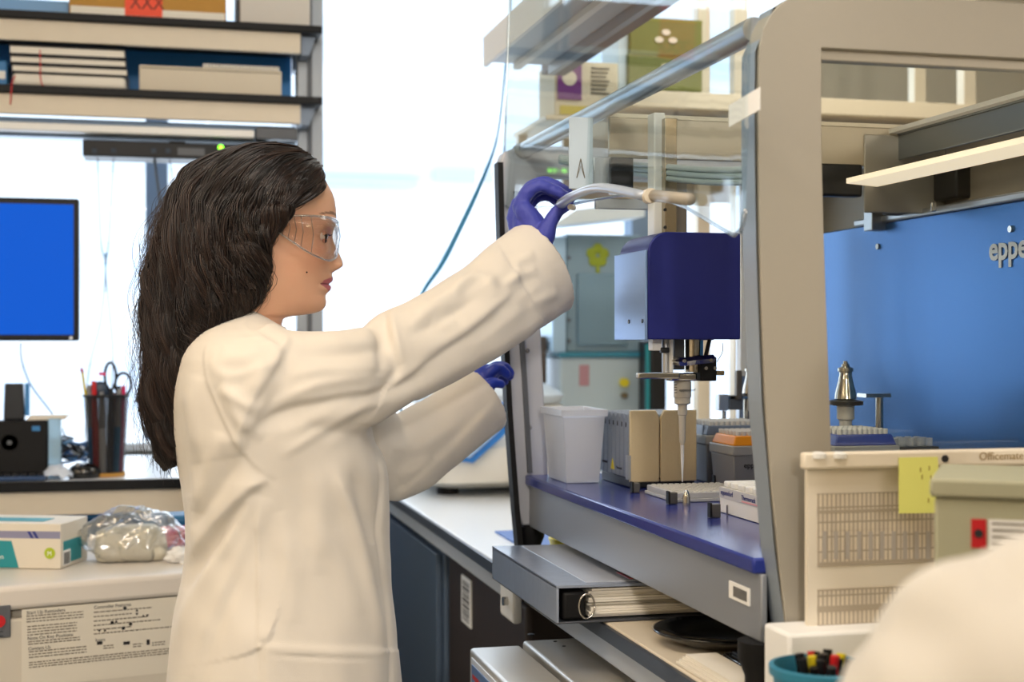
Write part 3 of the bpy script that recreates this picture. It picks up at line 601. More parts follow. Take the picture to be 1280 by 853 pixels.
tag(obj('flower_sticker', fl, mat('lime_dark', '#8d9a1c', .6)), 'lime green flower shaped sticker on the steel cabinet', 'sticker')
obj('sloped_slab', MB().prism([P(690, 282, Y=4.2), P(806, 270, Y=4.2), P(806, 250, Y=4.2), P(720, 262, Y=4.2)], (0, .2, 0)), mat('slab_white', '#dfe8ec', .5), cab)  # white sloping slab above the cabinet
dk = thing('dark_case', (1.47, 4.3, BZ), 'dark case standing on the bench between cabinet and window', 'case')
obj('body', MB().box(P(812, 0, Y=4.2).x, P(834, 0, Y=4.2).x, 4.2, 4.4, BZ, P(820, 425, Y=4.2).z), 'tin_black', dk, bevel=.01); obj('teal_strip', MB().box(P(808, 0, Y=4.19).x, P(812, 0, Y=4.19).x, 4.19, 4.2, BZ, P(810, 430, Y=4.2).z), 'teal', dk)
bx2 = thing('brown_bottle_crate', (1.2, 3.1, BZ), 'dark brown crate on the white bench just behind the workstation', 'crate')
obj('body', MB().box(P(664, 0, Y=4.32).x, P(684, 0, Y=4.32).x, 4.32, 4.48, BZ, P(680, 420, Y=4.32).z), mat('crate_brown', '#4b4038', .6), bx2, bevel=.006)
bx2.location.y = 4.4; 
for ch in bx2.children: ch.location.y -= (4.4-3.1); 
# open shelving unit behind the workstation
su = thing('shelving_unit', (1.42, 3.46, 0), 'open cream shelving unit behind the workstation', 'shelf')
zs1 = P(760, 110, Y=3.3).z; zs0 = P(760, 131, Y=3.3).z; zl1 = P(760, 146, Y=3.3).z
obj('shelf_board', MB().box(1.112, 2.1, 3.3, 3.62, zs0, zs1), mat('shelf_cream', '#e8d9be', .5), su, bevel=.002)
obj('shelf_board', MB().box(.90, 2.1, 3.3, 3.62, zl1-.012, zl1), 'shelf_cream', su, bevel=.002)
obj('back_rail', MB().box(1.03, 2.1, 3.60, 3.62, zl1-.17, zl1-.012), mat('rail_tan', '#b9ab93', .5), su)
for x in (1.41, 2.05):
    for y in (3.33, 3.58): obj('upright', MB().box(x-.018, x+.018, y-.018, y+.018, 0, 2.7), mat('upright_cream', '#d8cdb8', .4, .2), su, bevel=.002)
obj('upright', MB().box(.90, .925, 3.57, 3.60, 0, zl1-.012), 'upright_cream', su)
def rings_logo(name, c, r, m, parent, s=1):
    mb = MB()
    mb.cyl(Vector(c)+Vector((0, -.001, 0)), Vector(c)+Vector((0, .001, 0)), r, n=20); mb.v = [((v[0]-c[0])*1.5+c[0], v[1], v[2]) for v in mb.v]
    return obj(name, mb, m, parent)
def green_box(px0, px1, py0, py1, label, Y=3.34):
    a, b = P(px0, py1, Y=Y), P(px1, py0, Y=Y)
    t = thing('sample_box', ((a.x+b.x)/2, Y+.08, a.z), label, 'box', 'olive boxes on the shelving unit')
    obj('carton', MB().box(a.x, b.x, Y, Y+.16, a.z, b.z), 'green_box', t, bevel=.002)
    obj('lid_line', MB().box(a.x-.001, b.x+.001, Y-.001, Y, b.z-.008, b.z-.005), mat('olive_dark', '#8b8a3c', .7), t)
    cx = (a.x+b.x)/2-.002; cz = a.z+(b.z-a.z)*.55
    for dx, dz in ((-.018, -.010), (.018, -.010), (0, .009)): rings_logo('oval_mark', (cx+dx, Y-.0012, cz+dz), .0075, mat('mark_cream', '#e2d6c2', .7), t)
    return a, b
a, b = green_box(786, 878, 70, 110, 'lower of two olive green boxes with cream oval marks'); a2, b2 = P(788, 69.5, Y=3.34), P(878, 25, Y=3.34)
green_box(788, 878, 25, 69.6, 'upper of two olive green boxes, three cream ovals on its face')
wb = obj('white_carton', MB().box(P(773, 0, Y=3.36).x, P(785, 0, Y=3.36).x, 3.36, 3.5, zs1, P(775, 38, Y=3.36).z), mat('carton_pale', '#cfe0ec', .6), bevel=.002, label='tall narrow pale carton standing left of the olive boxes', cat='box')
a, b = P(693, 145.5, Y=3.305), P(772, 79, Y=3.305)
pb = thing('purple_box', ((a.x+b.x)/2, 3.4, zl1), 'cream carton with a purple label and white circle on the lower shelf', 'box')
obj('carton', MB().box(a.x, b.x, 3.302, 3.45, zl1, b.z), mat('carton_cream', '#d9cdb2', .7), pb, bevel=.002)
u = P(697, 127, Y=3.3); w_ = P(727, 79, Y=3.3)
obj('purple_label', MB().box(u.x, w_.x, 3.299, 3.302, P(710, 124, Y=3.3).z, b.z-.002), 'purple', pb)
c = P(712, 97, Y=3.298); obj('white_disc', MB().cyl(c, c+Vector((0, .001, 0)), .018, n=24), mat('disc_cream', '#e3d9c4', .7), pb)
fp = MB()
for k in range(7): fp.box(P(739, 0, Y=3.3).x, P(762-(k % 3)*2, 0, Y=3.3).x, 3.3005, 3.302, P(745, 86+k*5.2, Y=3.3).z, P(745, 83.6+k*5.2, Y=3.3).z)
obj('fine_print', fp, 'ink_soft', pb, kind='stuff'); obj('yellow_strip', MB().box(P(700, 0, Y=3.3).x, P(745, 0, Y=3.3).x, 3.3, 3.302, P(720, 143, Y=3.3).z, P(720, 132, Y=3.3).z), mat('dull_yellow', '#cdb93e', .7), pb)
# overhead shelf above the bench
oh = thing('overhead_shelf', (.8, 2.3, 1.97), 'pale overhead shelf running towards the window above the bench', 'shelf')
obj('shelf_board', MB().box(.70, .84, 1.3, 3.06, 1.985, 2.01), mat('pale_grey', '#aeb4ba', .5), oh, bevel=.003)
obj('front_lip', MB().box(.692, .70, 1.3, 3.06, 1.975, 2.04), 'white_paint', oh)
obj('bright_rail', MB().box(.76, .775, 1.3, 3.06, 1.972, 1.985), 'white_paint', oh)
obj('rear_rail', MB().box(.84, .855, 1.3, 3.06, 1.965, 2.04), mat('rail_slate', '#7b8794', .4), oh)
for y in (1.6, 2.9): obj('hanger', MB().cyl((.77, y, 2.01), (.77, y, CEIL), .006, n=10), 'steel', oh)
dc = thing('cable_duct', (.89, 2.3, 1.98), 'dark cable duct hanging beside the overhead shelf', 'duct')
obj('trunking', MB().box(.862, .92, 1.3, 3.2, 1.99, 2.08), mat('duct_dark', '#4b4652', .6), dc, bevel=.003); obj('hanger', MB().cyl((.89, 2.9, 2.08), (.89, 2.9, CEIL), .006, n=10), 'steel', dc)
# teal cable hanging from the ceiling
cp = [P(640, -40, Y=3.3), P(637, 30, Y=3.3), P(632, 80, Y=3.3), P(622, 168, Y=3.3), P(604, 222, Y=3.3), P(575, 285, Y=3.3), P(552, 330, Y=3.3), P(524, 375, Y=3.3), P(505, 450, Y=3.3), P(500, 560, Y=3.35)]
tc = pts(cp, 60); rad = [.0022+.0036*max(0, min(1, (i-20)/10))*max(0, min(1, (50-i)/12)) for i in range(60)]
tc = [Vector((cp[0].x, cp[0].y, CEIL))]+tc; rad = [.002]+rad
tag(obj('hanging_cable', MB().tube(tc, rad, 8), 'cable_teal', smooth='all'), 'teal blue cable hanging from the ceiling in front of the bright window', 'cable')

# ---------------------------------------------------------------- binder, silver units, dish
bd = thing('ring_binder', (.68, 2.17, BZ), 'grey ring binder full of paper jutting out from under the workstation', 'binder')
zb = BZ+.001; y0, y1 = 1.975, 2.385; x0 = .555; x1 = .86; zt_ = BZ+.056
obj('spine', MB().box(x0, x0+.004, y0, y1, zb, zt_), mat('binder_vinyl', '#8d97a8', .22, bump=.3, bscale=40), bd, bevel=.0015)
obj('lower_cover', MB().box(x0, x1, y0, y1, zb, zb+.003), mat('binder_dark', '#3b3f47', .4), bd, bevel=.001)
obj('upper_cover', MB().add([(x0, y0, zt_-.003), (x1, y0, zt_-.006), (x1, y1, zt_-.006), (x0, y1, zt_-.003), (x0, y0, zt_+.001), (x1, y0, zt_-.003), (x1, y1, zt_-.003), (x0, y1, zt_+.001)], [(3,2,1,0),(4,5,6,7),(0,1,5,4),(1,2,6,5),(2,3,7,6),(3,0,4,7)]), 'binder_vinyl', bd)
obj('cover_sheet', MB().box(x0+.05, x1-.005, y0+.02, y1-.01, zt_-.0005, zt_+.0012), mat('sleeve_pale', '#b9bec8', .2), bd)
obj('red_print', MB().box(x0+.12, x0+.2, y0+.03, y0+.09, zt_+.0012, zt_+.0018), mat('faint_red', '#b8525a', .4), bd)
random.seed(7)
for k in range(13):
    zz0 = zb+.005+k*.0033; obj('paper_sheaf', MB().box(x0+.050+random.uniform(0, .009), x1-random.uniform(.0, .01), y0+random.uniform(.004, .022), y1-.012, zz0, zz0+.0029), 'paper', bd)
rgm = MB()
obj('ring_mechanism', MB().box(x0+.010, x0+.046, y0+.003, y0+.30, zb+.004, zt_-.009), 'soft_black', bd, bevel=.005)
for y in (y0+.003, y0+.09, y1-.06):
    obj('ring', MB().tube([(x0+.046+.012*math.cos(a), y-.001, zb+.024+.018*math.sin(a)) for a in [R(k*15) for k in range(25)]], .0014, 6), 'steel', bd, smooth='all')
# silver units below the bench edge
def unit(name, x0, x1, y0, y1, z1, label):
    t = thing(name, ((x0+x1)/2, (y0+y1)/2, 0), label, 'instrument')
    obj('housing', MB().box(x0, x1, y0, y1, .45, z1), mat('silver_paint', '#b9b6ae', .35, .35), t, bevel=.006, seg=3)
    obj('foot_frame', MB().box(x0+.02, x1-.02, y0+.03, y1-.03, 0, .45), 'tin_black', t)
    return t
u1 = unit('silver_power_unit', .575, .98, 1.35, 2.255, .88, 'wide silver instrument housing tucked below the bench edge')
for q in ((694, 802), (705, 808)): p = P(*q, Z=.88); obj('screw_hole', MB().cyl(p, p+Vector((0, 0, .001)), .003, n=10), 'ink', u1)
p = P(664, 794, Z=.88); obj('front_screw', MB().lathe(p, [(.006, 0), (.006, .002), (.003, .003)], 14), 'tin_black', u1)
u2 = unit('silver_display_unit', .475, .558, 1.45, 2.20, .885, 'narrow silver instrument with a blue display and red lettering')
obj('display_bezel', MB().box(.4725, .475, 1.52, 2.175, .74, .875), mat('bezel_white', '#d7dbe2', .4), u2, bevel=.001)
obj('display', MB().box(.471, .4725, 1.54, 2.165, .74, .866), mat('display_blue', '#5b7fb0', .3), u2)
text('lettering', 'Th', .075, (.4705, 2.158, .802), (0, -1, 0), (0, 0, 1), 'red', u2)
# black dish and tray
c = P(905, 802, Z=BZ)
bdh = thing('black_dish', (.735, 1.80, BZ), 'round glossy black dish on the cream bench under the workstation', 'dish')
obj('bowl', MB().lathe((.735, 1.80, BZ+.001), [(.02, 0), (.055, .002), (.088, .016), (.092, .020), (.088, .021), (.055, .007), (.01, .005)], 48), mat('gloss_black', '#060608', .08, coat=.5), bdh, smooth='all')
bk = thing('black_keyboard', (.78, 1.58, BZ), 'black keyboard lying beside the black dish', 'keyboard')
obj('case', MB().box(.69, .86, 1.46, 1.685, BZ+.001, BZ+.016), 'gloss_black', bk, bevel=.005); obj('key_plate', MB().box(.70, .85, 1.47, 1.675, BZ+.016, BZ+.019), 'dark_plastic', bk, bevel=.001)
for i in range(4):
    tag(obj('notepad', MB().box(.635+i*.002, .682, 1.40, 1.70-i*.006, BZ+.001+i*.004, BZ+.0045+i*.004), 'paper'), ['bottom', 'second', 'third', 'topmost'][i]+' cream notepad of the thin stack at the bench edge', 'notepad', 'cream notepads at the bench edge')
# blue folder and yellow tray near the far foot
p = P(640, 668, Z=BZ)
tag(obj('blue_folder', MB().box(.695, .80, 2.70, 2.96, BZ+.0005, BZ+.004), mat('folder_blue', '#2461b8', .4)), 'flat blue folder under the far corner of the workstation', 'folder')
yt = MB().lathe((.755, 2.56, BZ+.001), [(.02, 0), (.04, .004), (.050, .040), (.046, .040), (.036, .008), (.01, .005)], 32)
tag(obj('yellow_bowl', yt, 'yellow', smooth='all'), 'yellow plastic bowl tucked under the workstation beside its rubber foot', 'bowl')

# ---------------------------------------------------------------- in front of the near side panel
sb = thing('white_carton', (.85, 1.40, BZ), 'low white carton the printed sheet stands on', 'box')
obj('carton', MB().box(P(986, 0, Y=1.385).x, 1.05, 1.385, 1.45, BZ+.001, P(1060, 789, Y=1.385).z), 'paper_white', sb, bevel=.004)
pn = thing('desk_planner', (.85, 1.43, P(1060, 789, Y=1.385).z), 'cream wall planner printed with narrow grids, propped on the grey side panel', 'planner')
a = P(1010, 789, Y=1.42); b = P(1240, 580, Y=1.42)
def gridmat():
    m = bpy.data.materials.new('planner_print'); m.use_nodes = True; nt = m.node_tree; bs = nt.nodes['Principled BSDF']; bs.inputs['Roughness'].default_value = .8
    tc = nt.nodes.new('ShaderNodeTexCoord'); br_ = nt.nodes.new('ShaderNodeTexBrick'); br_.inputs['Scale'].default_value = 1; br_.offset = 0
    br_.inputs['Brick Width'].default_value = .0052; br_.inputs['Row Height'].default_value = .016; br_.inputs['Mortar Size'].default_value = .0011; br_.inputs['Mortar Smooth'].default_value = .3
    br_.inputs['Color1'].default_value = lin('#ded2bd'); br_.inputs['Color2'].default_value = lin('#cfc4b3'); br_.inputs['Mortar'].default_value = lin('#aa9e8c')
    mp = nt.nodes.new('ShaderNodeMapping'); mp.inputs['Rotation'].default_value = (R(-90), 0, 0)
    nt.links.new(tc.outputs['Object'], mp.inputs[0]); nt.links.new(mp.outputs[0], br_.inputs['Vector']); nt.links.new(br_.outputs['Color'], bs.inputs['Base Color']); MATS['planner_print'] = m
gridmat()
obj('sheet', MB().box(a.x, b.x+.12, 1.42, 1.428, a.z, b.z), mat('planner_paper', '#e2d9c8', .8), pn)
def pr(px0, px1, py0, py1, m, name='printed_table'):
    e = {'printed_table': 0, 'printed_rule': .0003, 'printed_column': .0006}[name]; u, v = P(px0, py1, Y=1.4192), P(px1, py0, Y=1.4192); return obj(name, MB().box(u.x, v.x, 1.4192-e, 1.42, u.z, v.z), m, pn)
pr(1022, 1218, 612, 704, 'planner_print'); pr(1022, 1218, 730, 786, 'planner_print')
for y0_, y1_ in ((612, 618), (636, 638), (657, 664), (700, 703), (730, 737), (756, 758)): pr(1022, 1218, y0_, y1_, mat('print_tan', '#b0a492', .8), 'printed_rule')
for i in range(13): pr(1028+i*14.4, 1033+i*14.4, 664, 699, mat('print_grey', '#b3aca4', .8), 'printed_column')
u = P(1004, 587, Y=1.41); v = P(1290, 560, Y=1.41)
hb = obj('header_bar', MB().box(u.x, v.x+.06, 1.408, 1.42, u.z, v.z), mat('bar_cream', '#e6dcc9', .6), pn, bevel=.003)
c = P(1181, 573, Y=1.408); obj('hole', MB().cyl(c, c-Vector((0, .0015, 0)), .004, n=14), 'ink', hb)
text('lettering', 'Officemate', .0125, P(1224, 575, Y=1.4065), (1, 0, 0), (0, 0, 1), mat('print_gold', '#9a8154', .7), pn)
for px in (1022, 1048): c = P(px, 569, Y=1.412); obj('stud', MB().lathe(c, [(.009, -.003), (.009, .002), (.004, .004)], 14), 'white_plastic', pn)
u, v = P(1121, 641, Y=1.404), P(1175, 571, Y=1.404)
po = thing('sticky_note', ((u.x+v.x)/2, 1.404, u.z), 'pale yellow sticky note stuck over the top of the planner', 'note')
obj('paper', MB().add([(u.x, 1.399, u.z), (v.x-.003, 1.399, u.z-.001), (v.x-.001, 1.4065, v.z), (u.x+.004, 1.4065, v.z), (u.x, 1.400, u.z), (v.x-.003, 1.400, u.z-.001), (v.x-.001, 1.4073, v.z), (u.x+.004, 1.4073, v.z)], [(3,2,1,0),(4,5,6,7),(0,1,5,4),(1,2,6,5),(2,3,7,6),(3,0,4,7)]), 'postit', po)
sc_ = MB()
for q in ((1150, 590), (1152, 599), (1161, 588), (1163, 600), (1160, 628)): w = P(*q, Y=1.3985); sc_.box(w.x, w.x+.0015, w.y, w.y+.0003, w.z, w.z+.005)
obj('pen_marks', sc_, mat('note_ink', '#a99a45', .8), po, kind='stuff')
# sage box, turned a little
sg = thing('sage_box', (.90, 1.16, BZ), 'sage green lidded storage box with a red hazard label', 'box')
ca = P(1168, 600, t=1.30); M0 = Vector((ca.x, ca.y, 0)); dA = Vector((math.cos(R(-34)), math.sin(R(-34)), 0)); dB = Vector((-dA.y, dA.x, 0))
zl = P(0, 622, t=1.30).z; ztop = P(0, 599, t=1.30).z
obj('body', MB().obox((M0.x, M0.y, BZ+.001), dA*.30, dB*.16, (0, 0, zl-BZ-.001)), 'lab_sage', sg, bevel=.003)
obj('lid', MB().obox((M0.x-.004*dA.x-.004*dB.x, M0.y-.004*dA.y-.004*dB.y, zl+.001), dA*.308, dB*.168, (0, 0, ztop-zl)), 'lab_sage', sg, bevel=.003)
M1 = M0-dB*.0012
z1_ = P(0, 648, t=1.29).z; z0_ = P(0, 684, t=1.29).z
obj('red_label', MB().obox((M1+dA*.032)+Vector((0, 0, z0_)), dA*.013, dB*.001, (0, 0, z1_-z0_)), 'red', sg)
obj('white_label', MB().obox((M1+dA*.047)+Vector((0, 0, z0_)), dA*.10, dB*.001, (0, 0, z1_-z0_)), 'paper_white', sg)
fp = MB()
for k in range(4): fp.obox((M1-dB*.0004+dA*.050)+Vector((0, 0, z0_+.004+k*.006)), dA*(.05+.01*(k % 2)), dB*.0004, (0, 0, .0015))
obj('fine_print', fp, 'ink_soft', sg, kind='stuff'); obj('hazard_mark', MB().cyl(M1-dB*.0004+dA*.0385+Vector((0, 0, (z0_+z1_)/2)), M1-dB*.001+dA*.0385+Vector((0, 0, (z0_+z1_)/2)), .004, n=12), 'ink', sg)
# teal basket with pens
bc = P(1030, 836, t=1.38); bs = thing('pen_basket', (bc.x, bc.y, BZ), 'teal basket full of markers in front of the white carton', 'basket')
obj('basket', MB().lathe((bc.x, bc.y, BZ+.001), [(.038, 0), (.042, .003), (.049, .085), (.053, .086), (.053, .094), (.048, .095), (.045, .084), (.040, .006), (.01, .004)], 40), 'teal_plastic', bs, smooth=True)
random.seed(3)
for k in range(16):
    a = random.uniform(0, 6.28); rr_ = random.uniform(.0, .034); col_ = ['tin_black', 'soft_black', 'tin_black', 'red', 'soft_black', 'dark_plastic', 'tin_black', 'yellow'][k % 8]
    p0 = Vector((bc.x+.3*rr_*math.cos(a), bc.y+.3*rr_*math.sin(a), BZ+.01+.002*k*0)); p1 = Vector((bc.x+rr_*math.cos(a), bc.y+rr_*math.sin(a), BZ+.096+random.uniform(.0, .012)))
    pen = thing('marker_pen', p0, ['black marker pen standing in the teal basket', 'black marker pen standing in the teal basket', 'black marker pen standing in the teal basket', 'red marker pen standing in the teal basket', 'black marker pen standing in the teal basket', 'black marker pen standing in the teal basket', 'black marker pen standing in the teal basket', 'yellow marker pen standing in the teal basket'][k % 8], 'pen', 'yellow markers in the basket' if k % 8 == 7 else 'red markers in the basket' if k % 8 == 3 else 'black markers in the basket')
    obj('barrel', MB().cyl(p0, p0.lerp(p1, .72), .0042, n=10), col_, pen, smooth=True); obj('cap', MB().cyl(p0.lerp(p1, .72), p1, .005, .0046, n=10), col_, pen, smooth=True)

# ---------------------------------------------------------------- computer bench by the window
DX0, DX1, DY = -1.6, .42, 3.60; DZ = 1.032
dsk = thing('computer_bench', (-.5, 3.95, 0), 'white computer bench with a black edge below the window', 'bench')
obj('top_board', MB().box(DX0, DX1, DY+.01, 4.35, DZ-.022, DZ), mat('desk_white', '#cfd3d8', .3), dsk, bevel=.002)
obj('black_edge', MB().box(DX0, DX1, DY, DY+.01, DZ-.026, DZ-.001), 'black_edge', dsk, bevel=.002)
obj('front_fascia', MB().box(DX0, DX1, DY+.012, DY+.035, DZ-.084, DZ-.026), 'cream_laminate', dsk)
for x in (DX0+.1, DX1-.05): 
    for y in (DY+.1, 4.3): obj('leg', MB().box(x-.03, x+.03, y-.03, y+.03, 0, DZ-.022), 'post_grey', dsk)
# blue storage bins under it
for k, x in enumerate([-1.22, -.78, -.34, .1]):
    t = thing('storage_bin', (x, 3.85, .62), ['blue storage bin under the computer bench, behind the glove carton', 'blue storage bin under the computer bench, beyond the plastic bag', 'blue storage bin under the computer bench, behind the lab coat', 'blue storage bin under the computer bench, nearest the white bench'][k], 'bin', 'blue bins under the computer bench')
    obj('body', MB().box(x-.20, x+.20, 3.68, 4.05, .62, .93), 'bin_blue', t, bevel=.01); obj('rim', MB().box(x-.21, x+.21, 3.67, 4.06, .93, .943), 'navy_sheet', t, bevel=.004)
    tag(t, kind=None)
obj('bin_shelf', MB().box(DX0+.14, DX1-.1, 3.66, 4.25, .60, .62), 'white_paint', dsk)
# shelving above: two boards with cream fascias, upright, light strip
SY = 3.70; sx1 = P(402, 20, Y=SY).x
sh = thing('wall_shelf_unit', (-.6, 3.85, DZ), 'two tier shelf unit with black boards and cream fascias above the computer bench', 'shelf')
def board(py0, py1, py2):
    z0, z1, z2 = P(200, py2, Y=SY).z, P(200, py1, Y=SY).z, P(200, py0, Y=SY).z
    obj('black_board', MB().box(-1.7, sx1, SY-.02, SY+.34, z1, z2), 'black_edge', sh, bevel=.003)
    obj('cream_fascia', MB().box(-1.7, sx1-.055, SY-.005, SY+.015, z0, z1), 'cream_laminate', sh)
    obj('end_bracket', MB().prism([(sx1-.05, SY+.02, z1), (sx1-.012, SY+.02, z1), (sx1-.03, SY+.02, z0), (sx1-.05, SY+.02, z0)], (0, .28, 0)), mat('bracket_blue_grey', '#6f7c8c', .4, .3), sh)
    return z2
za = board(23, 33, 58); zb_ = board(114, 124, 148)
obj('upright', MB().box(P(371, 0, Y=SY+.1).x, P(404, 0, Y=SY+.1).x, SY+.10, SY+.16, DZ, 2.45), 'post_grey', sh, bevel=.004)
obj('upright_slot', MB().box(P(384, 0, Y=SY+.1).x, P(390, 0, Y=SY+.1).x, SY+.097, SY+.10, DZ, 2.4), 'dark_grey_plastic', sh)
obj('back_sheet', MB().box(-1.65, P(365, 0, Y=SY+.3).x, SY+.32, SY+.33, P(200, 112, Y=SY+.3).z, P(200, 60, Y=SY+.3).z), 'navy_sheet', sh)
# light strip under lower board
ls = thing('strip_light', (-.6, 3.78, P(200, 172, Y=SY).z), 'slim strip light fixed under the lower shelf board', 'lamp')
obj('tube_cover', MB().box(-1.6, P(318, 0, Y=SY).x, SY+.0, SY+.05, P(200, 168, Y=SY).z, P(200, 158, Y=SY).z), 'white_plastic', ls, bevel=.004)
obj('dark_end', MB().box(P(320, 0, Y=SY).x, P(372, 0, Y=SY).x, SY+.0, SY+.05, P(200, 169, Y=SY).z, P(200, 154, Y=SY).z), 'dark_grey_plastic', ls, bevel=.003)
obj('carrier', MB().box(-1.6, P(372, 0, Y=SY).x, SY+.05, SY+.10, P(200, 172, Y=SY).z, P(200, 148.5, Y=SY).z), mat('carrier_steel', '#6a7f96', .4, .3), ls)
# network box with green light
nz0, nz1 = P(220, 197, Y=SY).z, P(220, 177, Y=SY).z
nx0, nx1 = P(103, 0, Y=SY).x, P(337, 0, Y=SY).x
nbx = thing('network_switch', ((nx0+nx1)/2, SY+.06, nz0), 'black network box with a green light hanging under the shelf', 'network box')
obj('case', MB().box(nx0, nx1, SY+.01, SY+.12, nz0, nz1), 'dark_plastic', nbx, bevel=.003)
c = P(276, 184, Y=SY+.01); obj('green_light', MB().cyl(c+Vector((0, .001, 0)), c-Vector((0, .003, 0)), .007, n=16), 'led_green', nbx)
obj('label_plate', MB().box(P(222, 0, Y=SY).x, P(256, 0, Y=SY).x, SY+.0085, SY+.01, P(230, 193, Y=SY).z, P(230, 184, Y=SY).z), 'dark_grey_plastic', nbx)
for px in (118, 142, 192, 210): c = P(px, 188, Y=SY+.009); obj('port', MB().box(c.x-.006, c.x+.006, SY+.0085, SY+.01, c.z-.006, c.z+.006), mat('port_grey', '#3a4552', .6, spec=.2), nbx)
obj('fixing', MB().box((nx0+nx1)/2-.02, (nx0+nx1)/2+.02, SY+.05, SY+.09, nz1, P(200, 172, Y=SY).z), 'dark_plastic', nbx)
for k, (q, lab) in enumerate([([(122, 197), (126, 300), (132, 335), (126, 400), (110, 470)], 'thin cable hanging from the network box toward the pen cup'),
                   ([(142, 197), (136, 300), (132, 340), (138, 400), (141, 450)], 'thin cable crossing another in front of the window'),
                   ([(193, 197), (200, 250), (209, 300), (215, 330)], 'dark cable running down the window mullion'),
                   ([(212, 197), (218, 240), (221, 270)], 'short thin cable hanging near the dark hair')]):
    tag(obj('cable', MB().tube(pts([P(a, b, Y=SY+.05) for a, b in q]+([P(q[-1][0]-4, 560, Y=SY+.2)] if k < 2 else [P(q[-1][0]+4, 560, Y=SY+.2)]), 24), [.0013, .0013, .004, .0013][k], 6), 'cable_black' if k != 2 else mat('cable_grey', '#4d5a68', .5), smooth='all'), lab, 'cable')
for py in (316, 328): 
    c = P(132, py, Y=SY+.05); tag(obj('cable_clip', MB().cyl(c, c-Vector((0, 0, .014)), .003, .001, 8), 'cable_teal'), 'teal clip where two thin cables cross, '+('upper' if py == 316 else 'lower')+' of the pair', 'clip')
# monitor
mo = thing('computer_monitor', (-.62, 3.84, DZ), 'black framed computer monitor showing a plain blue screen', 'monitor')
mY = 3.80; u = P(-330, 428, Y=mY); v = P(99, 248, Y=mY)
mx0 = v.x-.56; mz0 = P(99, 426, Y=mY).z; mz1 = v.z
obj('bezel', MB().box(mx0, v.x, mY, mY+.03, mz0, mz1), 'dark_plastic', mo, bevel=.006, seg=3)
obj('screen', MB().box(mx0+.016, v.x-.014, mY-.0015, mY, mz0+.016, mz1-.016), 'screen_blue', mo)
obj('button', MB().cyl((v.x-.02, mY, mz0+.008), (v.x-.02, mY-.002, mz0+.008), .004, n=14), 'aluminium', mo)
obj('stand_neck', MB().box(mx0+.23, mx0+.33, mY+.03, mY+.06, DZ+.01, mz0+.15), 'dark_plastic', mo, bevel=.004); obj('stand_foot', MB().box(mx0+.16, mx0+.40, mY-.055, mY+.14, DZ+.0005, DZ+.012), 'dark_plastic', mo, bevel=.004)
tag(obj('cable', MB().tube(pts([P(26, 428, Y=mY+.01), P(27, 450, Y=mY+.01), P(38, 480, Y=mY), P(60, 510, Y=mY-.03), P(75, 530, Y=mY-.04), P(84, 548, Y=mY-.05), P(100, 556, Y=mY-.05)], 30), .002, 6), 'cable_black', smooth='all'), 'black cable drooping from the monitor to the mouse', 'cable')
# speaker box with a round badge, small dock, papers
s0, s1 = P(-60, 0, Y=3.68).x, P(60, 0, Y=3.68).x
pc = thing('black_speaker', ((s0+s1)/2, 3.73, DZ), 'wide black desk speaker with a round badge', 'speaker')
obj('cabinet', MB().box(s0, s1, 3.68, 3.735, DZ+.0005, P(0, 526, Y=3.68).z), 'soft_black', pc, bevel=.006)
c = P(12, 553, Y=3.68); obj('round_badge', MB().lathe(c, [(.020, 0), (.020, .002), (.016, .002), (.016, .0005)], 24, 'y'), 'tin_black', pc)
obj('silver_mark', MB().cyl(c-Vector((0, .003, 0)), c, .006, n=16), 'dark_grey_plastic', pc)
obj('side_panel', MB().box(s1, s1+.03, 3.685, 3.735, DZ+.0005, P(0, 524, Y=3.68).z), mat('acrylic_blue', '#a9cfe8', .3, trans=.3), pc, bevel=.002)
obj('status_mark', MB().box(P(40, 0, Y=3.68).x, P(50, 0, Y=3.68).x, 3.678, 3.68, P(0, 539, Y=3.68).z, P(0, 533, Y=3.68).z), 'navy_sheet', pc)
t = thing('phone_dock', (P(18, 0, Y=3.72).x, 3.72, P(0, 526, Y=3.68).z), 'small dark dock standing on the black speaker', 'dock')
a, b = P(4, 525, Y=3.71), P(33, 479, Y=3.71)
obj('front', MB().prism([(a.x, 3.71, a.z), (b.x-.004, 3.71, a.z), (b.x-.008, 3.71, b.z), (a.x+.003, 3.71, b.z)], (0, .03, 0)), 'tin_black', t, bevel=.003); obj('blue_back', MB().box(b.x-.004, b.x+.006, 3.715, 3.74, a.z+.01, b.z), 'navy_sheet', t)
for i in range(3):
    a = P(18+2*i, 525-i*2.2, Y=3.70); tag(obj('paper_pad', MB().box(a.x+.03, a.x+.12, 3.69, 3.735, P(0, 526, Y=3.68).z+.0005+i*.004, P(0, 526, Y=3.68).z+.004+i*.004), 'paper'), ['lowest', 'middle', 'topmost'][i]+' white paper pad lying on the black speaker', 'paper', 'paper pads on the speaker')
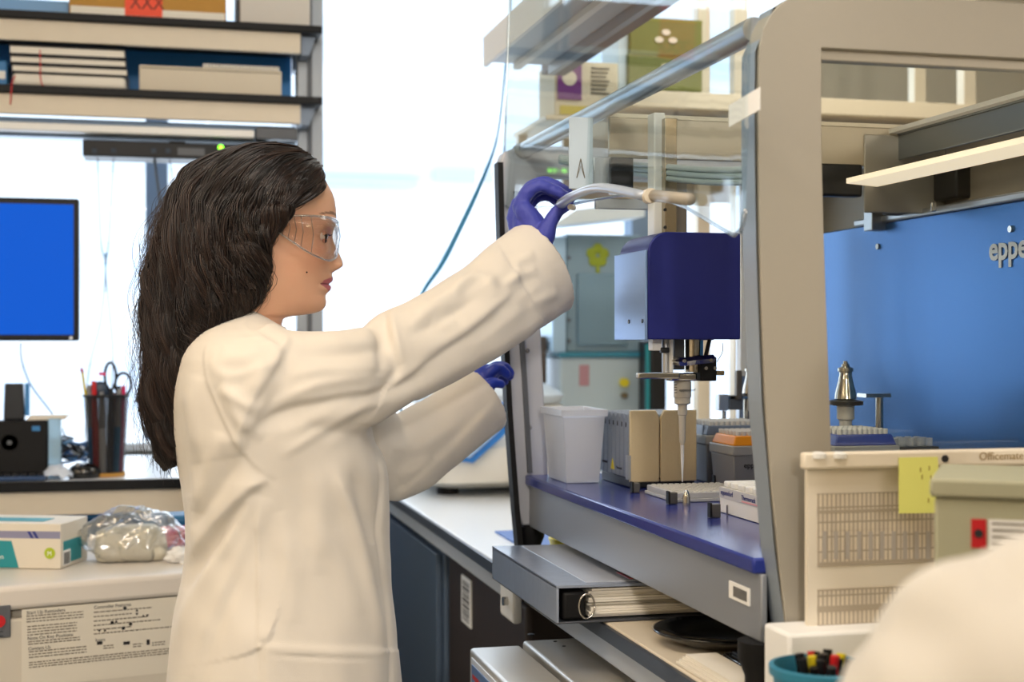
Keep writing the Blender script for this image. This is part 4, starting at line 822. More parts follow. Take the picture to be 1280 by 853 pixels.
# keyboard, mouse, cable tangle
kb = thing('keyboard', (-.6, 3.65, DZ), 'dark blue keyboard lying before the black speaker', 'keyboard')
kx1 = P(58, 0, Y=3.63).x
obj('case', MB().box(kx1-.42, kx1, 3.605, 3.672, DZ+.0005, DZ+.012), mat('kb_blue', '#20406a', .4), kb, bevel=.003)
for i in range(14):
    for j in range(3): obj('key', MB().box(kx1-.02-i*.019, kx1-.005-i*.019, 3.610+j*.02, 3.625+j*.02, DZ+.012, DZ+.019), 'dark_plastic', kb)
c = P(104, 592, Z=DZ+.0005) if False else P(105, 585, Y=3.66)
ms_ = thing('computer_mouse', (c.x, 3.66, DZ), 'glossy black computer mouse at the bench edge', 'mouse')
obj('shell', MB().ball((c.x, 3.66, DZ+.012), 1, 12, (.040, .030, .026)), 'gloss_black', ms_, smooth='all'); obj('wheel', MB().cyl((c.x-.018, 3.642, DZ+.034), (c.x-.010, 3.642, DZ+.034), .006, n=12), 'grey_plastic', ms_)
for k in range(5):
    random.seed(20+k); q = [P(62+random.uniform(0, 50), 546+random.uniform(0, 32), Y=3.72+random.uniform(-.03, .05)) for _ in range(7)]; q = [Vector((p.x, p.y, max(p.z, DZ+.006))) for p in q]
    tag(obj('cable', MB().tube(pts(q, 40), .0035, 6), [mat('cable_blue', '#2c5f96', .4), 'cable_black', 'cable_blue', mat('cable_sky', '#6d9cc8', .4), 'cable_black'][k], smooth='all'), ['looped blue cable tangled between speaker and pen cup', 'looped black cable tangled between speaker and pen cup', 'second looped blue cable of the tangle by the mouse', 'looped sky blue cable tangled by the mouse', 'second looped black cable of the tangle by the mouse'][k], 'cable')
a = P(70, 590, Y=3.63)
ts_ = MB(); random.seed(5); n = 9
g = [[(a.x-.035+.075*i/n, 3.61+.06*j/n, DZ+.001+max(0, .03*math.sin(3.1*i/n)*math.sin(3.1*j/n)+random.uniform(0, .014))) for i in range(n+1)] for j in range(n+1)]
ts_.rings(g, cap=False, closed=False); o = obj('tissue', ts_, mat('tissue_white', '#cfd9e8', .8), smooth='all'); o.modifiers.new('t', 'SOLIDIFY').thickness = .001; tag(o, 'crumpled pale tissue on the bench edge by the mouse', 'tissue')
# pen cup: mesh cup with bands of pens
pcx = P(133, 0, Y=3.70).x; pcy = 3.70; k = 1.0
cup = thing('pen_cup', (pcx, pcy, DZ), 'black mesh pen cup crowded with pens and scissors', 'cup')
zc = P(133, 493, Y=pcy).z
obj('cup_wall', MB().lathe((pcx, pcy, DZ+.008), [(.044, 0), (.055, zc-DZ-.010), (.052, zc-DZ-.010), (.041, .002)], 32), mat('mesh_black', '#17181d', .5, alpha=.45), cup, smooth=True)
obj('cup_rim', MB().lathe((pcx, pcy, zc-.006), [(.055, 0), (.0575, .001), (.0575, .006), (.054, .007), (.052, .001)], 32), 'dark_plastic', cup, smooth=True)
obj('wooden_base', MB().cyl((pcx, pcy, DZ+.0005), (pcx, pcy, DZ+.010), .046, n=32), 'cardboard', cup)
pen_specs = [('red', 0), ('soft_black', 1), ('paper_white', 2), ('red', 3), ('soft_black', 4), ('grey_plastic', 5), ('navy_sheet', 6), ('red', 7), ('white_plastic', 8), ('tin_black', 9), ('cable_teal', 10), ('pink', 11)]
for m_, i in pen_specs:
    a = i*2*math.pi/12+.3; r0, r1 = .032, .043
    p0 = Vector((pcx+r0*math.cos(a), pcy+r0*math.sin(a), DZ+.012)); p1 = Vector((pcx+r1*math.cos(a), pcy+r1*math.sin(a), zc+[.012, .02, .006, .03, .012, .024, .01, .035, .008, .018, .014, .022][i]))
    nm = {'red': 'red', 'soft_black': 'black', 'paper_white': 'white', 'grey_plastic': 'grey', 'navy_sheet': 'blue', 'white_plastic': 'white', 'tin_black': 'black', 'cable_teal': 'teal', 'pink': 'pink'}[m_]
    pen = thing('pen', p0, nm+' pen standing in the black mesh cup', 'pen', nm+' pens in the mesh cup')
    obj('barrel', MB().cyl(p0, p0.lerp(p1, .55), .0085, n=10), m_, pen, smooth=True); obj('cap', MB().cyl(p0.lerp(p1, .55), p1, .0088, .0055, n=10), m_ if i % 2 else 'grey_plastic', pen, smooth=True)
p0 = P(112, 500, Y=pcy); p1 = P(103, 465, Y=pcy-.02)
pen = thing('pencil', p0, 'yellow pencil with a red tip leaning out of the pen cup', 'pencil'); obj('shaft', MB().cyl(p0-Vector((0, 0, .06)), p1, .0035, n=6), 'yellow', pen); obj('eraser', MB().cyl(p1, p1+(p1-p0).normalized()*.010, .0036, n=10), 'red', pen)
sc2 = thing('scissors', P(143, 500, Y=pcy), 'black handled scissors standing in the pen cup', 'scissors')
obj('blade', MB().cyl(P(146, 560, Y=pcy), P(143, 490, Y=pcy), .004), 'steel', sc2)
for (px, py, rx, rz_) in ((138, 470, 7, 17), (154, 480, 10, 14)):
    obj('handle_loop', MB().tube([P(px+rx*math.cos(a), py-rz_*math.sin(a), Y=pcy-.01) for a in [R(q*15) for q in range(25)]], .0036, 8), 'dark_plastic', sc2, smooth='all')
tt = thing('tape_dispenser', P(125, 492, Y=pcy), 'dark round tape dispenser with a pink tab on top of the pen cup', 'dispenser')
obj('body', MB().ball(P(125, 487, Y=pcy-.005), .024, 10, (1, .5, .9)), mat('dusk_blue', '#33455c', .4), tt, smooth='all'); c = P(128, 467, Y=pcy-.005); obj('pink_tab', MB().box(c.x-.008, c.x+.008, c.y-.01, c.y+.01, c.z-.004, c.z+.004), 'pink', tt)
# books and folders on the lower shelf
zsB = zb_; bkx0, bkx1 = P(15, 0, Y=SY+.02).x, P(160, 0, Y=SY+.02).x
def bookzy(py): return P(90, py, Y=SY).z
f_ = thing('bulging_folder', ((bkx0+bkx1)/2, SY+.1, zsB), 'bulging folder of loose paper at the bottom of the notebook stack', 'folder')
obj('paper_block', MB().box(bkx0+.002, bkx1-.005, SY, SY+.2, zsB+.002, bookzy(93)), 'paper', f_, bevel=.010, seg=3); obj('cover', MB().box(bkx0, bkx1+.004, SY-.003, SY+.205, zsB+.0003, zsB+.0025), 'tin_black', f_)
lo_ = bookzy(92)
for i, (pa, pb_) in enumerate([(91, 82), (80.5, 71), (69.5, 58)]):
    z0_, z1_ = bookzy(pa), bookzy(pb_)
    if i == 0: z0_ = bookzy(93)+.0005
    t = thing('notebook', ((bkx0+bkx1)/2, SY+.1, z0_), ['black covered notebook just above the bulging folder', 'black covered notebook in the middle of the shelf stack', 'black covered notebook on top of the shelf stack'][i], 'notebook', 'notebooks stacked on the lower shelf')
    d = [.0, -.004, -.006][i]; prev = [bookzy(93)+.0005, bookzy(82)+.0005, bookzy(71)+.0005][i]
    obj('lower_cover', MB().box(bkx0+d, bkx1+d, SY, SY+.2, prev, prev+.004), 'black_edge', t); obj('pages', MB().box(bkx0+.003+d, bkx1-.003+d, SY+.003, SY+.198, prev+.004, z1_-.004), 'paper', t); obj('upper_cover', MB().box(bkx0+d, bkx1+d, SY, SY+.2, z1_-.004, z1_), 'black_edge', t)
q = [P(50, 62, Y=SY-.012), P(50.5, 82, Y=SY-.013), P(51, 100, Y=SY-.014), P(56, 111, Y=SY-.013)]
tag(obj('elastic_band', MB().tube(pts(q, 12), .0016, 6), 'red', smooth='all'), 'red elastic band around the notebook stack', 'band')
q = [P(19, 94, Y=SY-.022), P(15, 104, Y=SY-.03), P(13, 130, Y=SY-.03)]
tag(obj('red_ribbon', MB().tube(pts(q, 10), .0016, 6), 'red', smooth='all'), 'red ribbon end hanging over the black shelf edge', 'ribbon')
a, b = P(174, 0, Y=SY).x, P(352, 0, Y=SY).x
t = thing('archive_box', ((a+b)/2, SY+.1, zsB), 'long low cream box beside the notebook stack', 'box'); obj('carton', MB().box(a, b, SY, SY+.22, zsB+.0005, P(260, 84, Y=SY).z), mat('box_cream', '#cfc5b2', .7), t, bevel=.003); obj('seam', MB().box(a+.004, b-.004, SY-.0008, SY, P(260, 88, Y=SY).z, P(260, 87, Y=SY).z), 'ink_soft', t)
zc_ = P(260, 84, Y=SY).z; a, b = P(254, 0, Y=SY).x, P(349, 0, Y=SY).x
t = thing('spiral_notepad', ((a+b)/2, SY+.06, zc_), 'spiral bound notepad lying on the cream box', 'notepad'); obj('pages', MB().box(a, b, SY+.002, SY+.12, zc_+.0005, zc_+.010), 'paper', t)
for i in range(22): obj('spiral_loop', MB().tube([(a+.006+i*(b-a-.012)/21, SY+.001+.005*math.cos(q), zc_+.0065+.0055*math.sin(q)) for q in [R(45*s) for s in range(9)]], .0008, 5), 'dark_grey_plastic', t)
t = thing('blue_binder', (P(3, 0, Y=SY).x, SY+.1, zsB), 'blue and white binder at the end of the lower shelf', 'binder'); x_ = P(9, 0, Y=SY+.03).x; obj('cover', MB().box(x_-.09, x_, SY+.03, SY+.22, zsB+.0005, P(0, 72, Y=SY).z), 'navy_sheet', t, bevel=.003); obj('label', MB().box(x_-.02, x_-.004, SY+.028, SY+.03, zsB+.02, zsB+.04), 'paper_white', t)
# boxes on the upper shelf
zu = za
a, b = P(86, 0, Y=SY).x, P(283, 0, Y=SY).x
t = thing('cardboard_parcel', ((a+b)/2, SY+.12, zu), 'brown cardboard parcel wrapped with orange tape on the top shelf', 'box')
obj('carton', MB().box(a, b, SY+.0, SY+.25, zu+.0005, zu+.15), 'cardboard', t, bevel=.004)
u, v = P(156, 0, Y=SY).x, P(203, 0, Y=SY).x; obj('orange_tape', MB().box(u, v, SY-.0015, SY, zu+.004, zu+.15), 'orange_tape', t)
text('lettering', 'XXX', .05, (u+.012, SY-.002, zu+.022), (1, 0, 0), (0, 0, 1), mat('tape_dark', '#7a2410', .6), t, sx=.8)
obj('pale_base', MB().box(a+.004, b-.004, SY-.001, SY, zu+.003, zu+.022), 'paper', t)
a, b = P(300, 0, Y=SY).x, P(388, 0, Y=SY).x
t = thing('grey_carton', ((a+b)/2, SY+.12, zu), 'plain grey white carton at the end of the top shelf', 'box'); obj('carton', MB().box(a, b, SY+.01, SY+.22, zu+.0005, zu+.16), mat('carton_grey', '#cfcac2', .7), t, bevel=.003); obj('dark_side', MB().box(a-.004, a, SY+.012, SY+.21, zu+.001, zu+.155), 'board_brown', t)
a, b = P(-60, 0, Y=SY).x, P(84, 0, Y=SY).x
t = thing('blue_tray', ((a+b)/2, SY+.15, zu), 'light blue tray on the top shelf beside the parcel', 'tray'); obj('tray', MB().box(a, b, SY+.08, SY+.3, zu+.0005, zu+.05), mat('tray_blue', '#6ea6dc', .4), t, bevel=.004)

# ---------------------------------------------------------------- under-counter freezer with things on top
FA = R(14); fz = P(115, 725, Y=2.75); F0 = Vector((fz.x, fz.y, 0)); fx = Vector((math.cos(FA), math.sin(FA), 0)); fy = Vector((-fx.y, fx.x, 0)); FZ = fz.z
def FP(s, d, z): return F0+fx*s+fy*d+Vector((0, 0, z))
fr = thing('chest_freezer', (F0+fx*-.2+fy*.3), 'cream under-counter freezer with printed instruction labels', 'freezer')
obj('cabinet', MB().obox(FP(-.8, .03, .02), fx*1.10, fy*.56, (0, 0, FZ-.07)), mat('freezer_cream', '#cfc8ba', .45), fr, bevel=.004)
obj('top', MB().obox(FP(-.81, .0, FZ-.045), fx*1.12, fy*.60, (0, 0, .045)), mat('freezer_top', '#ddd6cd', .35), fr, bevel=.010, seg=3)
obj('front_door', MB().obox(FP(-.80, .0, .04), fx*1.10, fy*.03, (0, 0, FZ-.10)), 'freezer_cream', fr, bevel=.004)
def fpx(px, py):     # point on the door plane
    d = ray(px, py); n = fy; t = (F0-CAM).dot(n)/d.dot(n); return CAM+d*t
lab0 = fpx(27, 762); s0_ = (lab0-F0).dot(fx); labz1 = lab0.z; labz0 = fpx(30, 860).z
ll = obj('instruction_label', MB().obox(FP(s0_, -.001, labz0), fx*.30, fy*.001, (0, 0, labz1-labz0)), mat('label_grey', '#dcd6c8', .6), fr)
def ftext(s, px, py, size): q = fpx(px, py)-fy*.0015; text('lettering', s, size, q, fx, (0, 0, 1), 'ink', fr)
ftext('Start Up Reminders', 33, 768, .0085); ftext('Note On Key Positions', 34, 800, .0085); ftext('Contact Us', 35, 813, .0085); ftext('Controller Features', 117, 761, .0085); ftext('Icons', 119, 802, .0085)
fine = MB(); random.seed(9)
def line(px0, px1, py):
    a = fpx(px0, py); b = fpx(px1, py); L = (b-a).dot(fx); s = 0
    while s < L:
        w = random.uniform(.003, .010); w = min(w, L-s); fine.obox(Vector((a.x, a.y, a.z))+fx*s-fy*.0014, fx*w, fy*.0003, (0, 0, .0019)); s += w+.0016
for py in (771, 774.5, 778): line(33, 104, py)
for py in (784, 787.5, 791, 794.5): line(34, 96, py)
for py in (803, 806): line(35, 100, py)
for py in (815.5, 819, 822.5): line(36, 108, py)
for py in (829, 832, 835): line(36, 215, py)
for py, e in ((766, 190), (771.5, 165), (777, 185), (782.5, 200), (788, 165), (793, 215)): line(117, e, py)
for a_, b_, y_ in ((129, 142, 808), (129, 142, 811), (166, 178, 806), (166, 176, 809), (190, 206, 804), (190, 206, 807)): line(a_, b_, y_)
obj('fine_print', fine, mat('print_soft', '#6a6256', .8), fr, kind='stuff')
sy = MB()
def sym(px, py, kind):
    c = fpx(px, py)-fy*.0016; r_ = .0033
    n_ = {'dot': 12, 'up': 3, 'dn': 3, 'dia': 4}[kind]; a0 = {'dot': 0, 'up': 90, 'dn': -90, 'dia': 90}[kind]
    sy.prism([c+fx*(r_*math.cos(R(a0+360*k/n_)))+Vector((0, 0, r_*math.sin(R(a0+360*k/n_)))) for k in range(n_)], fy*.0004)
for a_ in ((156, 760, 'dot'), (171, 763, 'up'), (171, 767, 'dn'), (179, 770, 'up'), (184, 769, 'dn'), (140, 778, 'dot'), (145, 777, 'up'), (163, 780, 'dot'), (124, 788, 'dn'), (131, 788, 'up'), (154, 785, 'dot')): sym(*a_)
for px, w in ((121, .010), (154, .012), (183, .006)): c = fpx(px, 806)-fy*.0016; sy.obox(c, fx*w, fy*.0004, (0, 0, .006 if px < 180 else .010))
obj('printed_symbols', sy, 'ink', fr, kind='stuff')
c = fpx(-2, 778); sw = obj('switch_plate', MB().obox(c-fx*.03-fy*.004-Vector((0, 0, .028)), fx*.051, fy*.004, (0, 0, .058)), mat('switch_metal', '#71757d', .3, .6), fr, bevel=.002)
obj('red_button', MB().cyl(c-fy*.004+Vector((0, 0, .003)), c-fy*.009+Vector((0, 0, .003)), .011, n=20), 'red', sw); text('lettering', 'C', .014, c-fx*.002-fy*.0045-Vector((0, 0, .025)), fx, (0, 0, 1), 'ink', fr)
# glove carton
GA_ = R(-20); gx = Vector((math.cos(GA_), math.sin(GA_), 0)); gy_ = Vector((-gx.y, gx.x, 0)); gc = P(76, 712, Z=FZ); gh = .088; gL = .24; gD = .13
gb_ = thing('glove_carton', gc-gx*.12+gy_*.06, 'cream and teal glove carton with a round lime size mark', 'box')
def G(s, d, z): return gc+gx*s+gy_*d+Vector((0, 0, z))
obj('carton', MB().obox(G(-gL, 0, .0008), gx*gL, gy_*gD, (0, 0, gh)), mat('glove_box_white', '#dcd5c6', .6), gb_, bevel=.002)
obj('violet_band', MB().obox(G(-gL+.001, -.0006, gh*.68), gx*(gL-.002), gy_*.0006, (0, 0, gh*.16)), mat('grey_violet', '#8a8aa6', .6), gb_)
obj('teal_panel', MB().prism([G(-gL, -.0006, .002), G(-.085, -.0006, .002), G(-.100, -.0006, gh*.62), G(-gL, -.0006, gh*.62)], gy_*.0006), 'teal', gb_)
c = G(-.022, -.0006, gh*.36); obj('lime_disc', MB().cyl(c, c-gy_*.0007, .011, n=24), 'green_lime', gb_); text('lettering', 'M', .012, c-gy_*.0012-gx*.005-Vector((0, 0, .0045)), gx, (0, 0, 1), 'paper_white', gb_)
for s in (-.060, -.050): obj('chevron', MB().prism([G(s, -.0009, gh*.68), G(s+.006, -.0009, gh*.68), G(s-.002, -.0009, gh*.84), G(s-.008, -.0009, gh*.84)], gy_*.0004), 'logo_blue', gb_)
text('lettering', 'en', .013, G(-.128, -.0012, gh*.22), gx, (0, 0, 1), 'paper_white', gb_)
obj('end_teal', MB().obox(G(.0, .012, gh*.10), gx*.0006, gy_*.085, (0, 0, gh*.50)), 'teal', gb_); bcd = obj('end_barcode_label', MB().obox(G(.0006, .008, gh*.06), gx*.0006, gy_*.035, (0, 0, gh*.34)), 'paper_white', gb_)
mb = MB()
for k in range(8): mb.obox(G(.0013, .012+k*.0035, gh*.09), gx*.0003, gy_*.0016, (0, 0, gh*.26))
obj('barcode', mb, 'ink', bcd); obj('top_flap', MB().obox(G(-gL*.8, .03, gh+.0008), gx*gL*.6, gy_*.05, (0, 0, .0008)), 'teal', gb_)
# crumpled clear plastic bag over a folded white pack
bc_ = P(160, 702, Z=FZ); pk = thing('plastic_bag', bc_, 'crumpled clear plastic bag of white items on the freezer', 'bag')
noise.seed_set(3)
def blob(c, sx_, sy_, sz_, amp, fr_, n=26, ang=0):
    mb = MB().ball((0, 0, 0), 1, n, (sx_, sy_, sz_)); out = []
    for v in mb.v:
        v = Vector(v); d = v.normalized(); f = 1+amp*noise.noise(d*fr_+Vector(c)*7)+amp*.5*abs(noise.noise(d*fr_*2.3)); w = v*f; w.z = max(w.z, -sz_*.80)
        w = Matrix.Rotation(ang, 3, 'Z') @ w; out.append(tuple(w+Vector(c)))
    mb.v = out; return mb
b1 = Vector((bc_.x+.012, bc_.y+.02, FZ+.046)); obj('film', blob(b1, .098, .06, .056, .30, 2.6, 34), 'film', pk, smooth='all')
obj('white_pack', MB().rings([rrect(b1.x-.072, b1.x+.060, b1.y-.035, b1.y+.035, FZ+.003, .02), rrect(b1.x-.078, b1.x+.066, b1.y-.04, b1.y+.04, FZ+.02, .02), rrect(b1.x-.074, b1.x+.06, b1.y-.036, b1.y+.036, FZ+.058, .02), rrect(b1.x-.05, b1.x+.04, b1.y-.025, b1.y+.025, FZ+.07, .02)]), mat('pack_cream', '#e3ddca', .6), pk, smooth='all')
c = P(216, 690, Z=FZ)+Vector((0, .05, 0)); tag(obj('pink_pouch', MB().obox((c.x-.03, c.y, FZ+.001), (.16, .03, 0), (-.01, .09, 0), (0, 0, .036)), 'pink', bevel=.008), 'bright pink folded pouch on the freezer beside the bag', 'pouch')
tag(obj('teal_cloth', MB().obox((c.x-.07, c.y+.10, FZ+.001), (.20, .03, 0), (-.01, .10, 0), (0, 0, .055)), mat('deep_teal_blue', '#0f5f8e', .5), bevel=.012), 'dark blue pouch behind the pink one on the freezer', 'pouch')
c = P(222, 704, Z=FZ); tag(obj('white_tissue', blob(Vector((c.x+.01, c.y+.01, FZ+.013)), .03, .022, .016, .5, 3.5, 16), 'paper_white', smooth='all'), 'crumpled white tissue on the freezer beside the lab coat', 'tissue')
# ---------------------------------------------------------------- the worker
Y0 = 2.12
wm = thing('person', (.17, Y0, 0), 'dark haired person in a cream lab coat, clear goggles and blue gloves raising the hood', 'person')
def WX(px, py): return P(px, py, Y=Y0)
def seg_interp(tab, v):
    xs = [r[0] for r in tab]; return [float(np.interp(v, xs, [r[i] for r in tab])) for i in range(1, len(tab[0]))]
def smooth_tab(tab, n=400):      # smooth monotone resampling of a table over its first column
    a = np.array(tab, float); x = np.linspace(a[0, 0], a[-1, 0], n); out = [x]
    for c in range(1, a.shape[1]):
        y = np.interp(x, a[:, 0], a[:, c]); out.append(y)
    return np.array(out).T
# body: one loft from crown to hips, in image rows of the plane Y0: row, front, back, half width
FRONT = [(186.5, 352), (188, 366), (191, 377), (196, 386), (203, 393), (212, 400), (220, 404.5), (230, 410), (240, 415.5), (250, 418.6), (262, 420), (270, 420.3), (277, 420), (283, 418), (290, 415.5), (296, 414), (304, 413.5), (312, 413.5), (322, 413), (330, 413), (336, 414), (341, 414.5), (346, 416), (350, 416.2), (353, 413.2), (355, 412.8), (358, 414), (362, 413.2), (366, 408.5), (369, 406.8), (373, 407.2), (378, 407.8), (383, 406.5), (387, 403), (390, 397), (392.5, 386), (394, 372), (395.5, 360), (398, 354), (405, 352), (415, 354), (425, 358), (440, 372), (470, 400), (540, 425), (640, 425), (700, 430), (800, 440), (900, 450)]
BACK = [(186.5, 335), (188, 322), (191, 308), (196, 296), (203, 285), (212, 276), (230, 264), (250, 258), (270, 256), (290, 257), (310, 261), (330, 267), (350, 273), (370, 276), (390, 276), (405, 272), (425, 262), (440, 250), (470, 235), (540, 236), (640, 250), (700, 250), (800, 240), (900, 236)]
HALF = [(186.5, .010), (188, .024), (191, .035), (196, .045), (203, .054), (212, .061), (230, .069), (250, .0735), (270, .075), (290, .0745), (310, .072), (330, .069), (350, .065), (370, .058), (380, .053), (390, .049), (398, .049), (410, .052), (425, .075), (440, .13), (470, .165), (540, .15), (640, .13), (700, .145), (800, .16), (900, .155)]
def soften(tab, sg, lo=186.5):
    x = np.arange(lo, 900, .5); y = np.interp(x, [r[0] for r in tab], [r[1] for r in tab]); s_ = np.where((x > 186) & (x < 420), sg, 8)
    k = np.arange(-60, 61)*.5; out = y.copy(); m1 = x < 420; w = np.exp(-(k/sg)**2/2); w /= w.sum(); yp = np.pad(y, 60, mode='edge'); f = np.convolve(yp, w, 'valid'); out[m1] = f[m1]
    out[x < lo+sg*1.5] = y[x < lo+sg*1.5]; return [(float(a_), float(b_)) for a_, b_ in zip(x, out)]
_TC = {}
def tabv(tab, v):
    k = id(tab)
    if k not in _TC: q = np.array(tab, float); _TC[k] = (np.ascontiguousarray(q[:, 0]), np.ascontiguousarray(q[:, 1]), tab)
    q = _TC[k]; return float(np.interp(v, q[0], q[1]))
NOSE = [(284, 0), (290, .6), (296, 1.8), (302, 4), (308, 7), (314, 10), (320, 13), (325, 15.4), (329, 16), (332, 14.5), (335, 10), (337.5, 5), (340, 1.2), (343, 0)]
HALF = soften(HALF, 4.5); BACK = soften(BACK, 3); FRONT = soften(FRONT, .9); FBASE = soften(FRONT[::4], 9)
MPP = (WX(380, 300)-CAM).length/FPX*.985
rows = list(np.concatenate([np.linspace(186.6, 200, 14), np.linspace(201, 283, 62), np.linspace(284, 399, 150), np.linspace(401, 440, 24), np.linspace(446, 900, 50)]))
N = 144; bv = []; tone = []
SKIN = np.array(lin('#dcab8c')[:3]); LIP = np.array(lin('#b4616a')[:3]); BROW = np.array(lin('#3b2a22')[:3]); BLUSH = np.array(lin('#cf8a6c')[:3]); DARK = np.array(lin('#7a4a3a')[:3])
eyeX, eyeZ = WX(400, 297).x, WX(400, 297).z
def sm(a, b, x): t = min(1, max(0, (x-a)/(b-a))); return t*t*(3-2*t)
for r_ in rows:
    xf, xb, hw = tabv(FRONT, r_), tabv(BACK, r_), tabv(HALF, r_); z = WX(350, r_).z
    xs_ = tabv(FBASE, r_) if 215 < r_ < 398 else xf; w_b = sm(215, 240, r_)*(1-sm(390, 398, r_)); xs_ = xf+(xs_-xf)*w_b; resid = (WX(xf, r_).x-WX(xs_, r_).x)
    Xf, Xb = WX(xs_, r_).x, WX(xb, r_).x
    split = .42 if r_ < 440 else .5; Xc = Xb+(Xf-Xb)*split
    nexp = 2.0+.35*sm(240, 330, r_)*(1-sm(380, 420, r_))
    jaw = sm(330, 390, r_)*(1-sm(392, 402, r_))
    for k in range(N):
        a = 2*math.pi*k/N; c, s = math.cos(a), math.sin(a)
        cx = abs(c)**(2/nexp)*(1 if c > 0 else -1); sy_ = abs(s)**(2/nexp)*(1 if s > 0 else -1)
        x = Xc+cx*((Xf-Xc) if c > 0 else (Xc-Xb)); y = hw*sy_
        f = max(0, c)
        if c > 0: y *= 1-.22*jaw*f
        col_ = SKIN.copy()
        if 180 < r_ < 400 and c > 0:
            ay = abs(y); x += resid*math.exp(-(ay/(.024 if 340 < r_ < 368 else .030))**2)*f
            x -= .0125*(1-math.exp(-(ay/.027)**2))*math.exp(-((r_-352)/24)**2)*f+.004*(1-math.exp(-(ay/.035)**2))*math.exp(-((r_-296)/20)**2)*f
            # nose and its wings
            nb = tabv(NOSE, r_)*MPP; wN = .007+.0095*sm(300, 330, r_); x += nb*math.exp(-(ay/wN)**2.2)
            wing = math.exp(-((ay-.0135)/.0052)**2)*math.exp(-((r_-331)/5.5)**2)*f; x += .0085*wing
            if 334 < r_ < 340: x -= .003*math.exp(-((ay-.008)/.003)**2)
            # eye sockets, brow ridge
            so = math.exp(-((ay-.031)/.016)**2)*math.exp(-((r_-296)/9)**2); x -= .0085*so*f
            br = math.exp(-((ay-.030)/.022)**2)*math.exp(-((r_-279)/5)**2); x += .0022*br*f
            ck = math.exp(-((ay-.045)/.02)**2)*math.exp(-((r_-322)/14)**2); y *= 1+.05*ck; x += .003*ck
            # lips narrow towards the corners
            lw = math.exp(-(ay/.027)**4); mouthrow = math.exp(-((r_-354.5)/1.5)**2)
            x -= .0022*mouthrow*lw
            cor = math.exp(-((ay-.028)/.005)**2)*math.exp(-((r_-355)/3)**2); x -= .002*cor
            upper = 344.8+5.5*(ay/.029)**1.5; lower = 364.5-9*(ay/.029)**2
            if ay < .0285 and upper < r_ < max(lower, 355.5): w_ = 1; col_ = LIP*(1 if abs(r_-354.5) > .9 else .5)
            # brows
            bz = 270-3.2*math.sin((ay-.012)/.04*3.1)
            if .011 < ay < .052 and abs(r_-bz) < 2.3*(1-.5*(ay-.011)/.041): col_ = SKIN*.35+BROW*.65
            bl = math.exp(-((ay-.048)/.02)**2)*math.exp(-((r_-325)/18)**2); col_ = col_*(1-.4*bl)+BLUSH*.4*bl
            if math.exp(-((ay-.008)/.0032)**2)*math.exp(-((r_-336.5)/2)**2) > .35: col_ = DARK*.5
        bv.append((x, Y0+y, z)); tone.append(col_)
m_ = len(rows); bf = []
for i in range(m_-1):
    for k in range(N):
        k2 = (k+1) % N; bf.append((i*N+k, (i+1)*N+k, (i+1)*N+k2, i*N+k2))
bf += [tuple(range(N)), tuple(range((m_-1)*N, m_*N))[::-1]]
B = MB().add(bv, bf); nb_ = len(bv)
# ears
for s in (-1, 1):
    c = Vector((WX(318, 305).x, Y0+s*.076, WX(318, 305).z))
    B.ball(c, 1, 8, (.016, .007, .030)); B.ball(c+Vector((.002, s*.004, -.001)), 1, 8, (.010, .006, .020))
# arms inside the sleeves and legs (same mesh)
def w3(px, py, Y): return P(px, py, Y=Y)
RA = [(300, 470, 2.05), (372, 488, 2.01), (428, 474, 2.015), (489, 450, 2.045), (540, 427, 2.07), (598, 391, 2.10), (640, 350, 2.135), (664, 322, 2.155)]
LA = [(395, 480, 2.24), (440, 540, 2.28), (490, 568, 2.30), (540, 545, 2.315), (580, 517, 2.33), (596, 500, 2.345)]
B.tube(pts([w3(*q) for q in RA], 24), list(np.linspace(.042, .024, 24)), 16); B.tube(pts([w3(*q) for q in LA], 20), list(np.linspace(.036, .023, 20)), 16)
for s in (-1, 1): B.tube([(.17, Y0+s*.085, .82), (.175, Y0+s*.09, .48), (.165, Y0+s*.09, .09)], [.085, .058, .04], 18)
tone += [SKIN]*(len(B.v)-nb_)
bo = obj('body', B, 'skin', wm, smooth='all')
at = bo.data.color_attributes.new('tone', 'FLOAT_COLOR', 'POINT')
at.data.foreach_set('color', np.concatenate([np.array(tone), np.ones((len(tone), 1))], 1).ravel())
